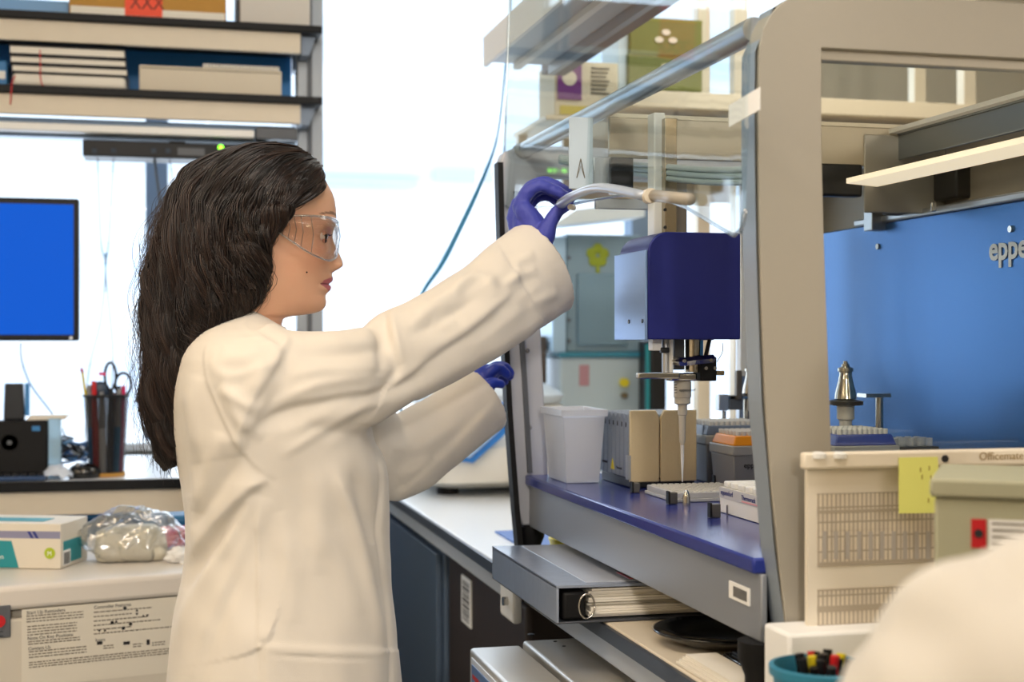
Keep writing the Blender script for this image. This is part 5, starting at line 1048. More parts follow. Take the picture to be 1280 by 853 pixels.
# eyes, lashes
for s in (-1, 1):
    ec = Vector((WX(399.5, 297).x-.0035, Y0+s*.031, WX(399, 297.5).z))
    ey = obj('eye', MB().ball(ec, .0118, 14), mat('eye_white', '#cfc4bb', .2), wm, smooth='all')
    d = Vector((.93, s*.30, -.20)).normalized(); a = ec+d*.0098
    obj('iris', MB().tube([a, a+d*.0016, a+d*.0022], [.0072, .0068, .002], 16), mat('iris_brown', '#150c09', .15), ey, smooth='all')
    ly = []
    for k in range(13):
        q = R(-60+10*k); ly.append(ec+Vector((.0122*math.cos(q), s*.0135*math.sin(q), .0030-.0028*math.sin(q)**2)))
    obj('upper_lash', MB().tube(ly, [.0008]+[.0019]*11+[.0008], 6), 'iris_brown', wm, smooth='all')
    lid = MB(); rs = []
    for j in range(6):
        e_ = R(9+j*15); rs.append([ec+.0124*Vector((math.cos(e_)*math.cos(q), s*1.05*math.cos(e_)*math.sin(q), math.sin(e_))) for q in [R(-75+150*k/12) for k in range(13)]])
    lid.rings(rs, cap=False, closed=False); o = obj('eyelid', lid, mat('lid_skin', '#b98264', .5), wm, smooth='all')
    lid2 = MB(); rs = []
    for j in range(5):
        e_ = R(-17-j*14); rs.append([ec+.0123*Vector((math.cos(e_)*math.cos(q), s*1.05*math.cos(e_)*math.sin(q), math.sin(e_))) for q in [R(-75+150*k/12) for k in range(13)]])
    lid2.rings(rs, cap=False, closed=False); obj('eyelid', lid2, 'lid_skin', wm, smooth='all')
    lash = MB()
    for k in range(12):
        q = R(-50+9*k); p0 = ec+Vector((.0125*math.cos(q), s*.0136*math.sin(q), .0024)); lash.tube([p0, p0+Vector((.004*math.cos(q), s*.004*math.sin(q), -.0004)), p0+Vector((.0065*math.cos(q), s*.0065*math.sin(q), .0012))], [.0004, .0003, .0001], 4)
    obj('lashes', lash, 'iris_brown', wm)
    
c = P(383.5, 340, Y=Y0-.062); obj('mole', MB().ball(c, .0013, 6), 'iris_brown', wm)

# ---- hair: guides from the parting down the back, in image coordinates (px,py) with an angle around the head
# visible guide curves, front (face side) to back
GD = [
 ([(395, 226), (390, 240), (374, 257), (352, 270), (336, 288), (326, 306), (322, 326), (328, 348), (320, 370), (306, 388)], 0),
 ([(397, 216), (385, 232), (358, 251), (332, 274), (316, 304), (312, 334), (314, 362), (306, 386), (292, 402)], 1),
 ([(395, 206), (370, 221), (338, 246), (310, 280), (296, 320), (290, 356), (284, 388), (268, 412)], 2),
 ([(388, 198), (355, 206), (314, 234), (282, 274), (266, 322), (262, 362), (256, 400), (240, 432), (236, 450)], 3),
 ([(382, 191), (336, 194), (290, 220), (258, 264), (243, 320), (234, 372), (226, 424), (219, 470), (218, 520), (226, 570)], 4),
 ([(366, 186), (312, 187), (266, 212), (236, 258), (222, 318), (213, 372), (207, 430), (204, 480), (208, 530), (218, 584)], 5),
 ([(346, 183), (294, 187), (248, 212), (222, 252), (207, 306), (198, 360), (193, 415), (190, 470), (193, 530), (205, 588)], 6),
 ([(333, 182), (284, 190), (238, 218), (212, 262), (196, 314), (187, 366), (185, 415), (184, 470), (184, 530), (191, 575)], 7),
]
ang = [8, 18, 34, 48, 60, 70, 80, 90]
MG = 40
GP = []
for g_, i in GD: GP.append(spline([(q[0], q[1], 0) for q in g_], MG)[:, :2])
GP = np.array(GP)                         # 8 x MG x 2
def latw(v): return float(np.interp(v, [0, .08, .2, .4, .6, .8, 1], [.030, .052, .078, .094, .088, .075, .055]))
def hair_pt(u, v, side, inset=0):         # u in 0..7 , v 0..1
    i = min(6, int(u)); f = u-i; j = v*(MG-1); j0 = min(MG-2, int(j)); g_ = j-j0
    p = (1-f)*((1-g_)*GP[i, j0]+g_*GP[i, j0+1])+f*((1-g_)*GP[i+1, j0]+g_*GP[i+1, j0+1])
    a = R((1-f)*ang[i]+f*ang[i+1]); L = latw(v)-inset
    y = L*math.cos(a)**.8 if a < R(89.9) else 0
    if u < 1.5: y = min(y, .083+.01*v) if v > .3 else y
    w = P(p[0], p[1], Y=Y0); 
    return Vector((w.x, Y0+side*y, w.z))
HR = [(z_, WX(350, z_)) for z_ in range(187, 396)]
HZ = np.array([q[1].z for q in HR])[::-1]; HRW = np.array([q[0] for q in HR], float)[::-1]
def skull(z):
    r_ = float(np.interp(z, HZ, HRW)); Xf, Xb = WX(tabv(FRONT, r_), r_).x, WX(tabv(BACK, r_), r_).x
    Xc = Xb+(Xf-Xb)*.42; return Xc, Xf-Xc, Xc-Xb, tabv(HALF, r_)
def outside(p, m):
    if p.z > HZ[-1] or p.z < WX(330, 345).z: return p
    Xc, af, ab, hw = skull(p.z); dx = p.x-Xc; a_ = (af if dx > 0 else ab)+m; y = p.y-Y0
    if p.z > WX(390, 262).z and dx > af+.004: p = Vector((Xc+af+.004, p.y, p.z)); dx = p.x-Xc
    e = (dx/a_)**2
    if e < 1:
        yy = (hw+m)*math.sqrt(1-e)
        if abs(y) < yy: p = Vector((p.x, Y0+(yy if y > 0 else -yy), p.z))
    return p
def toward(p, d):   # move a point towards the middle of the head / hair mass
    z = p.z; cx = float(np.interp(z, [WX(0, 590).z, WX(0, 420).z, WX(0, 330).z, WX(0, 260).z, WX(0, 190).z], [WX(215, 500).x, WX(225, 400).x, WX(290, 330).x, WX(325, 270).x, WX(345, 230).x])); c = Vector((cx, Y0, z-.01))
    q = c-p; return p+q.normalized()*min(d, q.length*.6)
base = MB()
for side in (-1, 1):
    rs = []
    for iu in range(0, 29):
        u = iu/4; rs.append([toward(hair_pt(u, v, side), .011) for v in [k/30*.985 for k in range(31)]])
    base.rings(rs, cap=False, closed=False)
def hairline(r_): return float(np.interp(r_, [186, 205, 216, 226, 240, 258, 270, 288, 306, 330, 350], [420, 396, 394, 391, 382, 364, 346, 332, 324, 322, 322]))
keep = []
for i in range(m_-1):
    if rows[i] > 350: break
    for k in range(N):
        vx = bv[i*N+k]; a_ = 2*math.pi*k/N; px_ = 640+FPX*((Vector(vx)-CAM).dot(RT))/((Vector(vx)-CAM).dot(FW))
        if (px_ < hairline(rows[i]) or math.cos(a_) < -.2): keep.append((i*N+k, (i+1)*N+k, (i+1)*N+(k+1) % N, i*N+(k+1) % N))
cv = []
for i, v in enumerate(bv[:N*260]):
    q = Vector(v); cc_ = Vector((WX(330, 260).x, Y0, WX(330, 270).z)); cv.append(tuple(q+(q-cc_).normalized()*.0055))
keep = [f for f in keep if max(f) < len(cv)]; base.add(cv, keep)
hair = obj('hair', base, 'hair', wm, smooth='all', fix=False); hair.modifiers.new('t', 'SOLIDIFY').thickness = .010
# cap under the strands over the crown
capm = MB().rings([[Vector((WX(px, py).x, Y0+.0, WX(px, py).z))+Vector((0, (.001+latw(k/8)*.95)*math.cos(q), -(.001+.05*(k/8))*(1-math.sin(q)) if False else 0)) for q in [math.pi*j/10 for j in range(11)]] for k, (px, py) in enumerate([(398, 208), (380, 194), (350, 187), (318, 187), (285, 194), (255, 212), (232, 240), (216, 275), (205, 320)])], cap=False, closed=False)
rng = np.random.RandomState(11)
V, F, T_ = [], [], []
nclump = 130; clumps = []
for c_ in range(nclump):
    side = -1 if c_ % 4 else 1
    clumps.append((rng.uniform(0, 7), side, rng.uniform(0, 6.28), rng.uniform(0, 6.28), rng.uniform(.7, 1.9), rng.uniform(-.004, .014), rng.uniform(.80, 1.02), rng.uniform(4, 7)))
HC = [np.array(lin(x)[:3]) for x in ('#140d0b', '#231814', '#3b2a21', '#65503f')]
NP = 34
def strand(u, side, ph, ph2, amp, depth, vend, fq, v0, rad, colr, jit):
    path = []
    for k in range(NP):
        v = v0+(vend-v0)*k/(NP-1); vv = min(v, 1)
        uu = min(7, max(0, u+jit[0]*(.3+v)*.35+.26*amp*v*math.sin(fq*v*2.0+ph)))
        p = hair_pt(uu, vv, side)
        if v > 1: p = p+Vector((.01*(v-1)*5, 0, -(v-1)*.35))
        p = toward(p, depth); p = outside(p, .0075+.004*((u*7.3) % 1))
        w = .0085*amp*min(1, v*2.6)*(1 if v < .8 else 1-(v-.8)*1.2)
        p = p+Vector((w*math.sin(fq*2.6*v+ph2)+jit[1]*.008*v, side*w*.9*math.cos(fq*2.6*v+ph2)+jit[2]*.008*v, 0))
        path.append(p)
    k0 = len(V); t0 = None
    for i, p in enumerate(path):
        t = (path[min(i+1, NP-1)]-path[max(i-1, 0)]).normalized(); a = t.cross(Vector((.05, -side, .1))).normalized(); b = t.cross(a)
        r_ = rad*(1-.75*(i/(NP-1))**4)*(.55 if i == 0 else 1)
        for q in (0, 2.094, 4.189): V.append(tuple(p+a*(r_*math.cos(q))+b*(r_*math.sin(q)))); T_.append(colr)
    for i in range(NP-1):
        for j in range(3):
            j2 = (j+1) % 3; F.append((k0+i*3+j, k0+i*3+j2, k0+(i+1)*3+j2, k0+(i+1)*3+j))
for (u, side, ph, ph2, amp, depth, vend, fq) in clumps:
    ns_ = 18 if side < 0 else 10
    cb = rng.uniform(0, 1)
    for s in range(ns_):
        j = rng.normal(0, 1, 3)*.45; lum = cb*1.6+rng.uniform(-.3, 1.0); ci = HC[int(np.clip(lum, 0, 3))]
        strand(u+rng.normal(0, .075), side, ph+rng.normal(0, .15), ph2+rng.normal(0, .25), amp, max(0, depth+rng.normal(0, .002)), vend+rng.normal(0, .02), fq, 0 if u > .2 else 0, rng.uniform(.00055, .0011), ci, j)
# wavy locks: strands bundled around a common wavy centre line
def lock(u, side, ph, amp, depth, vend, cyc, rl, tone_, n):
    cen = []
    for k in range(NP):
        v = vend*k/(NP-1); p = hair_pt(min(7, max(0, u+.22*math.sin(cyc*.6*v+ph*1.3)*v)), min(v, 1), side)
        p = toward(p, depth); p = outside(p, .010)
        w = amp*min(1, v*3.2); p = p+Vector((w*math.sin(cyc*v+ph), side*w*.8*math.cos(cyc*v+ph), w*.3*math.sin(cyc*v+ph+1)))
        cen.append(outside(p, .008))
    for s in range(n):
        q = rng.uniform(0, 6.28); rr_ = math.sqrt(rng.uniform(0, 1)); path = []; drift = rng.normal(0, .5)
        for k in range(NP):
            f = k/(NP-1); rad_ = rl*(.2+1.2*math.sin(math.pi*min(1, f*1.15)**.8)) if f < .87 else rl*(.5+.9*math.sin(math.pi*min(1, .87*1.15)**.8))*(1-.5*(f-.87)/.13)
            a_ = q+2.2*f*drift; path.append(cen[k]+Vector((math.cos(a_)*rad_*rr_+drift*.006*f*f, side*math.sin(a_)*rad_*rr_*.8, .3*math.sin(a_)*rad_*rr_)))
        colr = HC[int(np.clip(tone_+rng.uniform(-.6, .9), 0, 3))]; rad = rng.uniform(.0005, .0009); k0 = len(V)
        for i, p in enumerate(path):
            t = (path[min(i+1, NP-1)]-path[max(i-1, 0)]).normalized(); a = t.cross(Vector((.05, -side, .1))).normalized(); b = t.cross(a); r_ = rad*(1-.75*(i/(NP-1))**4)
            for g_ in (0, 2.094, 4.189): V.append(tuple(p+a*(r_*math.cos(g_))+b*(r_*math.sin(g_)))); T_.append(colr)
        for i in range(NP-1):
            for j in range(3):
                j2 = (j+1) % 3; F.append((k0+i*3+j, k0+i*3+j2, k0+(i+1)*3+j2, k0+(i+1)*3+j))
for c_ in range(135):
    side = -1 if c_ % 4 else 1; u = rng.uniform(.1, 7); lay = rng.uniform(0, 1)
    lock(u, side, u*1.1+rng.normal(0, .7), rng.uniform(.006, .0150), .007-.014*lay, rng.uniform(.62, 1.0) if lay > .6 else rng.uniform(.85, 1.0), rng.uniform(13, 21), rng.uniform(.0035, .007), rng.uniform(0, 1)+lay*1.4, 46 if side < 0 else 24)
# loose flyaway strands
for k in range(170):
    u = rng.choice([rng.uniform(5, 7), rng.uniform(0, 7), rng.uniform(6.4, 7)]); side = -1 if rng.rand() < .75 else 1
    strand(u, side, rng.uniform(0, 6.28), rng.uniform(0, 6.28), rng.uniform(1.2, 3.0), -rng.uniform(0, .008), rng.uniform(.75, 1.05), rng.uniform(4, 8), rng.uniform(0, .3), rng.uniform(.00025, .00042), HC[2], rng.normal(0, 1, 3)*.9)
me = bpy.data.meshes.new('hair_locks'); org = ORI[wm.name]; Va = np.array(V)-np.array(org)
me.from_pydata(Va.tolist(), [], F); me.polygons.foreach_set('use_smooth', [True]*len(me.polygons)); me.materials.append(MATS['hair_strand'])
at = me.color_attributes.new('tone', 'FLOAT_COLOR', 'POINT'); Ta = np.array(T_); at.data.foreach_set('color', np.concatenate([Ta, np.ones((len(Ta), 1))], 1).ravel())
hl = bpy.data.objects.new('hair_locks', me); COL.objects.link(hl); hl.parent = hair; ORI[hl.name] = org; hl['kind'] = 'stuff'

# ---- goggles
gpl = [(341, -.0865), (352, -.0862), (366, -.084), (382, -.0785), (397, -.069), (409, -.055), (418, -.036), (423.5, -.018), (425.5, 0)]
gtop = [277, 276.5, 276, 275.6, 275.4, 275.6, 276.5, 277.5, 278]; gbot = [293.5, 301, 310, 319.5, 325.5, 328, 324, 313, 305]
full = [(a, b, c, d) for (a, b), c, d in zip(gpl, gtop, gbot)]; full = full+[(a, -b, c, d) for a, b, c, d in full[:-1]][::-1]
sp = spline([(a, b*1000, c) for a, b, c, d in full], 61); sp2 = spline([(d, 0, 0) for a, b, c, d in full], 61)
gr = []; 
for (a, b, c), d in zip(sp, sp2[:, 0]):
    X = WX(a, 300).x; Yy = Y0+b/1000; z1 = WX(400, c).z; z0 = WX(400, d).z
    gr.append([Vector((X-.0035*abs(j/4-.5)*2, Yy*(1)-(0), z0+(z1-z0)*j/4)) for j in range(5)])
gg = MB().rings(gr, cap=False, closed=False); go = obj('goggle_lens', gg, 'goggle_clear', wm, smooth='all', label='clear wraparound goggle lens'); go.modifiers.new('t', 'SOLIDIFY').thickness = .0015
obj('goggle_top_rim', MB().tube([r_[4] for r_ in gr], .0019, 6), 'goggle_edge', wm, smooth='all'); obj('goggle_bottom_rim', MB().tube([r_[0] for r_ in gr], .0016, 6), 'goggle_edge', wm, smooth='all')
for s in (0, 1):
    for i in (0, 3, 5, 7, 9, 12):
        r_ = gr[i] if s == 0 else gr[-1-i]; obj('shield_rib', MB().tube([r_[0], r_[2], r_[4]], .0007, 5), 'goggle_edge', wm)
    r_ = gr[26] if s == 0 else gr[-27]; obj('lens_corner', MB().tube([r_[0], r_[2], r_[4]], .0013, 5), 'goggle_edge', wm)
    sg_ = -1 if s == 0 else 1
    obj('goggle_temple', MB().tube(pts([gr[0 if s == 0 else -1][4], Vector((WX(326, 0).x, Y0+sg_*.088, WX(0, 278).z)), Vector((WX(308, 0).x, Y0+sg_*.086, WX(0, 285).z))], 10), .0018, 6), 'goggle_edge', wm, smooth='all')
    obj('goggle_strap', MB().tube(pts([gr[0 if s == 0 else -1][0], Vector((WX(330, 0).x, Y0+sg_*.090, WX(0, 290).z))], 6), .0013, 6), 'goggle_edge', wm, smooth='all')

# ---- lab coat
C = MB()
TR = [(388, 303, 321, .045), (394, 296, 329, .056), (400, 285, 339, .076), (407, 266, 352, .105), (416, 249, 364, .140), (424, 238, 373, .160), (432, 231, 387, .174), (445, 223, 400, .185), (470, 217, 418, .192), (500, 214, 440, .192), (540, 215.5, 464, .190), (580, 222, 479, .184), (640, 232, 484, .176), (680, 234, 484, .178), (720, 227, 486, .184), (760, 218, 490, .192), (853, 208, 498, .205), (950, 202, 505, .215), (1150, 196, 515, .225)]
ta = np.array(TR, float); rr_ = np.linspace(388, 1150, 90); rs = []
for r_ in rr_:
    l, rt_, hw = [float(np.interp(r_, ta[:, 0], ta[:, c])) for c in (1, 2, 3)]
    Xl, Xr = WX(l, r_).x, WX(rt_, r_).x; z = WX(350, r_).z; c = (Xl+Xr)/2; h = (Xr-Xl)/2; ring = []
    for k in range(64):
        a = 2*math.pi*k/64; ca, sa = math.cos(a), math.sin(a); e = 2/2.35
        ring.append((c+h*abs(ca)**e*(1 if ca > 0 else -1), Y0+.0+hw*abs(sa)**e*(1 if sa > 0 else -1), z))
    rs.append(ring)
C.rings(rs)
def sleeve(tab, flat):
    sp = spline([(a, b, c*1000) for a, b, c, r in tab], 60); rad = spline([(r, 0, 0) for a, b, c, r in tab], 60)[:, 0]
    path = [P(a, b, Y=c/1000) for a, b, c in sp]; rs = []
    for i, p in enumerate(path):
        t = (path[min(i+1, 59)]-path[max(i-1, 0)]).normalized(); k = (p-CAM).length/FPX
        side = Vector((0, -1, 0)); side = (side-t*side.dot(t)).normalized(); up = side.cross(t)
        rs.append([p+(up*math.cos(q)+side*math.sin(q)*flat[0 if i < 30 else 1])*rad[i]*k for q in [2*math.pi*j/40 for j in range(40)]])
    C.rings(rs); return path, rad
RS = [(300, 486, 2.05, 72), (330, 496, 2.015, 92), (372, 494, 1.995, 84), (428, 478, 2.0, 67), (470, 463, 2.03, 57), (489, 452, 2.04, 53), (497, 446, 2.045, 57), (540, 427, 2.07, 58), (598, 391, 2.10, 58), (645, 358, 2.135, 61), (682, 333, 2.158, 64)]
LS = [(395, 480, 2.24, 70), (440, 545, 2.28, 62), (490, 572, 2.30, 52), (540, 545, 2.315, 47), (580, 517, 2.33, 44), (607, 498, 2.345, 42)]
pR, rR = sleeve(RS, (.72, .72)); pL, rL = sleeve(LS, (.8, .8))
cm = remeshed(C, .0035, 9, .5)
co, no = mesh_arrays(cm)
# hollow the cuffs
def hollow(path, rad):
    e = np.array(path[-1]); d = np.array((path[-1]-path[-4]).normalized()); k = (path[-1]-CAM).length/FPX; r_ = rad[-1]*k
    rel = co-e; s = rel@d; q = np.linalg.norm(rel-np.outer(s, d)*1.0, axis=1)
    qy = rel-np.outer(s, d); qn = np.sqrt(qy[:, 0]**2+(qy[:, 1]/.76)**2+qy[:, 2]**2)
    m = (s > -.008) & (s < .012) & (qn < r_-.009)
    f = np.clip((r_-.009-qn)/.012, 0, 1); co[m] -= np.outer((f*.065)[m], d)
hollow(pR, rR); hollow(pL, rL)
# projected coordinates for placing seams and folds (built as relief in the cloth)
F3, R3 = np.array(FW), np.array(RT); rel = co-np.array(CAM); dep = rel@F3; PX = 640+FPX*(rel@R3)/dep; PY = 426-FPX*rel[:, 2]/dep
side_w = np.clip(-(no[:, 1])*1.6+.25, 0, 1); disp = np.zeros(len(co))
side_all = side_w.copy()
def polyd(line):
    best = np.full(len(co), 1e9); sg = np.zeros(len(co)); tt_ = np.zeros(len(co)); L = spline([(a, b, 0) for a, b in line], 8*len(line))[:, :2]
    m = len(L)
    for i in range(m-1):
        a, b = L[i], L[i+1]; ab = b-a; l2 = ab@ab+1e-9; u = np.clip(((PX-a[0])*ab[0]+(PY-a[1])*ab[1])/l2, 0, 1)
        dx = PX-a[0]-u*ab[0]; dy = PY-a[1]-u*ab[1]; d = np.hypot(dx, dy); cr = ab[0]*dy-ab[1]*dx
        k = d < best; best[k] = d[k]; sg[k] = np.sign(cr[k]); tt_[k] = (i+u[k])/(m-1)
    return best, sg, tt_
def ridge(line, amp, w, taper=True, only=None):
    d, s, t = polyd(line); f = amp*.0017*np.exp(-(d/w)**2)
    if taper: f = f*np.sin(np.pi*np.clip(t, .001, .999))**.8
    disp[:] += f*side_w
def step(line, amp, w, taper=True):     # raised on the right-hand side (below when drawn left to right)
    d, s, t = polyd(line); sd = d*s; f = amp*.0015*np.exp(-np.maximum(sd, 0)/w)/(1+np.exp(-np.clip(sd/2.1, -30, 30)))
    if taper: f = f*np.clip(np.minimum(t, 1-t)*6+.02, 0, 1)
    disp[:] += f*side_w
# armhole seam, shoulder seam
AH = [(263, 418), (256, 440), (259, 470), (270, 500), (288, 535), (308, 568), (330, 590), (352, 600)]
step(AH, -2.2, 20); ridge(AH, 1.2, 3)
ridge([(300, 404), (330, 425), (352, 446)], 1.6, 5); ridge([(262, 452), (285, 470), (320, 462), (356, 452)], 1.5, 7)
# drape folds off the shoulder
step([(366, 418), (352, 446), (332, 480), (314, 512), (304, 545), (306, 570)], 6.5, 22); ridge([(345, 470), (318, 520), (300, 560)], 3, 8)
ridge([(276, 482), (300, 498), (326, 516)], 4, 8); ridge([(283, 486), (300, 520), (330, 548)], 3, 9)
# long fold under the forearm and upper arm
step([(300, 545), (350, 512), (420, 497), (492, 484), (540, 448), (600, 404), (660, 350)], -6.0, 24); ridge([(330, 545), (420, 520), (500, 494), (560, 458), (620, 412)], 3.2, 9)
ridge([(400, 560), (470, 520), (560, 470), (640, 420), (700, 385)], 3, 9); ridge([(340, 505), (400, 480), (470, 470)], 2.2, 7)
ridge([(370, 440), (430, 440), (486, 432)], -2.6, 9); ridge([(350, 570), (420, 528), (470, 500)], 2.2, 7)
# elbow crease and fold
step([(482, 384), (487, 410), (494, 438), (502, 462), (492, 480)], -8.5, 16, False); ridge([(488, 388), (494, 420), (503, 455)], 2.5, 6)
ridge([(470, 396), (480, 430), (478, 470)], -3.5, 8); ridge([(520, 392), (560, 368), (590, 345)], 2.6, 8); ridge([(566, 372), (580, 352), (604, 342)], 3.2, 7); ridge([(508, 420), (560, 396), (610, 352)], -3.2, 9)
ridge([(524, 444), (580, 412), (640, 366)], 2.6, 9); ridge([(550, 388), (590, 368), (634, 334)], 2.4, 8)
for L_, a_, w_ in (([(360, 470), (400, 462), (440, 462), (480, 456)], 2.6, 5), ([(370, 530), (420, 510), (470, 488)], 2.4, 5), ([(506, 470), (540, 456), (580, 428), (615, 398)], 3.0, 5), ([(512, 404), (545, 384), (575, 360)], 2.6, 5),
    ([(600, 340), (612, 352), (618, 372)], 2.6, 5), ([(540, 400), (556, 404), (570, 398)], 3.2, 5), ([(420, 425), (450, 428), (476, 420)], 2.2, 5), ([(330, 450), (322, 476), (306, 496)], 3, 6), ([(275, 440), (300, 446), (330, 440)], 2.2, 6), ([(560, 492), (620, 446), (690, 400)], 2.4, 6), ([(640, 376), (660, 366), (680, 352)], 2.2, 5), ([(585, 440), (630, 405), (664, 378)], 2.6, 6), ([(440, 545), (500, 512), (548, 478)], 2.4, 6)):
    ridge(L_, a_*.8, w_*1.7)
# cuff hem: stitched band near the opening
step([(620, 300), (634, 322), (650, 348), (672, 386), (694, 420)], 2.4, 26); ridge([(622, 302), (636, 324), (652, 350), (674, 388), (696, 422)], -1.2, 3); ridge([(630, 358), (650, 344), (672, 338)], 2.4, 6); ridge([(626, 356), (644, 346), (648, 328)], 1.8, 6)
ridge([(640, 330), (668, 318)], 2, 6); ridge([(660, 380), (700, 366)], 2.4, 7)
# folds from the underarm down to the hip
side_w = side_all*np.clip((PY-575)/30, 0, 1)
step([(338, 600), (312, 614), (286, 642), (254, 682), (236, 708)], 7.5, 22); ridge([(320, 618), (290, 668), (250, 740), (220, 800), (206, 850)], 5.0, 11); ridge([(332, 622), (312, 680), (276, 760), (244, 850)], 4.4, 12)
ridge([(306, 625), (262, 690), (232, 740)], -5, 9); ridge([(322, 660), (294, 730), (262, 810), (250, 880)], -4.6, 9)
step([(322, 612), (321, 680), (324, 760), (327, 870)], -2.6, 14); ridge([(323, 640), (324, 740), (327, 870)], 1.5, 3)
ridge([(410, 560), (426, 610), (444, 660), (470, 770), (480, 820)], 4.6, 9); ridge([(430, 560), (452, 620), (470, 680)], -4.0, 10); ridge([(396, 580), (400, 640), (396, 720)], 3.0, 16)
ridge([(350, 640), (362, 700), (366, 780)], 2.6, 14); ridge([(380, 640), (420, 700), (450, 770)], 2.0, 14)
side_w = side_all
# back folds
ridge([(250, 470), (240, 520), (246, 580)], 2.6, 14); ridge([(280, 540), (262, 590), (248, 640)], 3.2, 12); ridge([(300, 575), (270, 620), (244, 660)], -3.0, 9); ridge([(226, 500), (228, 560), (238, 620)], -2.6, 10)
# placket down the front
side_w = np.clip(.9-np.abs(no[:, 1])*0, 0, 1)*(PY > 530)*(dep < 2.25)
step([(470, 540), (477, 600), (475, 660), (479, 710), (486, 760), (489, 860)], -4.0, 12, False); ridge([(470, 540), (477, 600), (475, 660), (479, 710), (486, 760), (489, 860)], -1.5, 2.5, False)
side_w = side_all
# pocket
step([(331, 870), (331, 806), (331, 805), (400, 809), (476, 812)], 3.2, 40, False); ridge([(334, 818), (400, 822), (474, 824)], -1.2, 2.5); 
# left sleeve
side_w = side_all*(dep > 2.2); step([(470, 640), (510, 606), (548, 572), (590, 530), (618, 500)], 5.0, 22); ridge([(486, 560), (530, 556), (580, 520)], 3.4, 10); ridge([(500, 600), (540, 570)], 3, 8); side_w = side_all
# fine irregular drape
ns_ = np.array([noise.noise(Vector((p[0]*9, p[1]*9, p[2]*5)))*1.0+.5*noise.noise(Vector((p[0]*24, p[1]*24, p[2]*15))) for p in co])
disp += ns_*.0030+np.array([noise.noise(Vector((p[0]*22+p[2]*16, p[1]*30, p[2]*9-p[0]*12))) for p in co])*.0022*side_all
co += no*disp[:, None]
cm.vertices.foreach_set('co', co.ravel()); cm.update()
coat = link_mesh('lab_coat', cm, 'lab_coat_cloth', wm, 'loose cream lab coat with long sleeves and a hip pocket')
# collar
cl_ = []
for k in range(25):
    q = R(-25+230*k/24); cx, cz = WX(322, 398).x, WX(322, 398).z; rx_, ry_ = .040, .060
    x = cx+rx_*math.cos(q+math.pi*.0)*1.0; 
    cl_.append([Vector((cx+(rx_+.004)*math.cos(q*1.0)+.004, Y0-(ry_+.006)*math.sin(q), cz-.010-.012*math.cos(q))), Vector((cx+(rx_-.004)*math.cos(q), Y0-(ry_-.004)*math.sin(q), cz+.010-.014*math.cos(q))), Vector((cx+(rx_-.008)*math.cos(q), Y0-(ry_-.009)*math.sin(q), cz+.008-.014*math.cos(q)))])
full_c = []
for k in range(40):
    q = 2*math.pi*k/40; f = .5+.5*math.cos(q)
    cx, cz = WX(320, 399).x, WX(320, 399).z
    full_c.append([Vector((cx+.052*math.cos(q), Y0+.074*math.sin(q), cz-.018-.018*f)), Vector((cx+.043*math.cos(q), Y0+.064*math.sin(q), cz+.010-.022*f)), Vector((cx+.038*math.cos(q), Y0+.058*math.sin(q), cz+.006-.022*f))])
cmb = MB(); cmb.rings([[r_[j] for r_ in full_c] for j in range(3)], cap=False); co_ = obj('collar', cmb, 'lab_coat_cloth', coat, smooth='all'); co_.modifiers.new('t', 'SOLIDIFY').thickness = .0025
# trousers and shoes below the coat
Tm = MB()
for s in (-1, 1): Tm.tube([(.17, Y0+s*.085, .86), (.175, Y0+s*.09, .48), (.165, Y0+s*.09, .08)], [.098, .075, .062], 20)
obj('trousers', Tm, 'jeans', wm, smooth='all')
for s in (-1, 1):
    sm_ = MB(); rs = []
    for x, w_, h_ in ((.095, .02, .05), (.11, .036, .085), (.16, .040, .09), (.22, .044, .065), (.29, .046, .048), (.33, .034, .036), (.345, .012, .02)):
        rs.append([(x, Y0+s*.09+w_*math.cos(a), .002+max(0, h_*.5+h_*.5*math.sin(a))) for a in [2*math.pi*k/16 for k in range(16)]])
    sm_.rings(rs); obj('shoe', sm_, 'shoe', wm, smooth='all')

# ---- gloved hands: capsules fused into one skin
def capsules(chains):
    mb = MB()
    for path, rad in chains:
        n = 6*(len(path)-1)+1; pp = pts(path, n) if len(path) > 2 else [Vector(path[0]).lerp(Vector(path[1]), i/(n-1)) for i in range(n)]
        rr = list(np.interp(np.linspace(0, len(path)-1, n), range(len(path)), rad)); mb.tube(pp, rr, 14); mb.ball(pp[0], rr[0], 8); mb.ball(pp[-1], rr[-1]*.99, 8)
    return mb
def hp_(px, py, Y): return P(px, py, Y=Y)
K = 2.22/FPX      # metres per pixel at the hand
def hand(chs, name, m, lab=None, vox=.0016):
    me = remeshed(capsules(chs), vox, 5, .5); c2, n2 = mesh_arrays(me)
    dd = np.array([noise.noise(Vector((p[0]*90, p[1]*60, p[2]*150)))*.0007+abs(noise.noise(Vector((p[0]*160, p[1]*90, p[2]*60))))*-.0009 for p in c2]); c2 += n2*dd[:, None]
    me.vertices.foreach_set('co', c2.ravel()); me.update(); return link_mesh(name, me, m, wm, lab)
def W2(*q): return [hp_(a, b, c) for a, b, c in q]
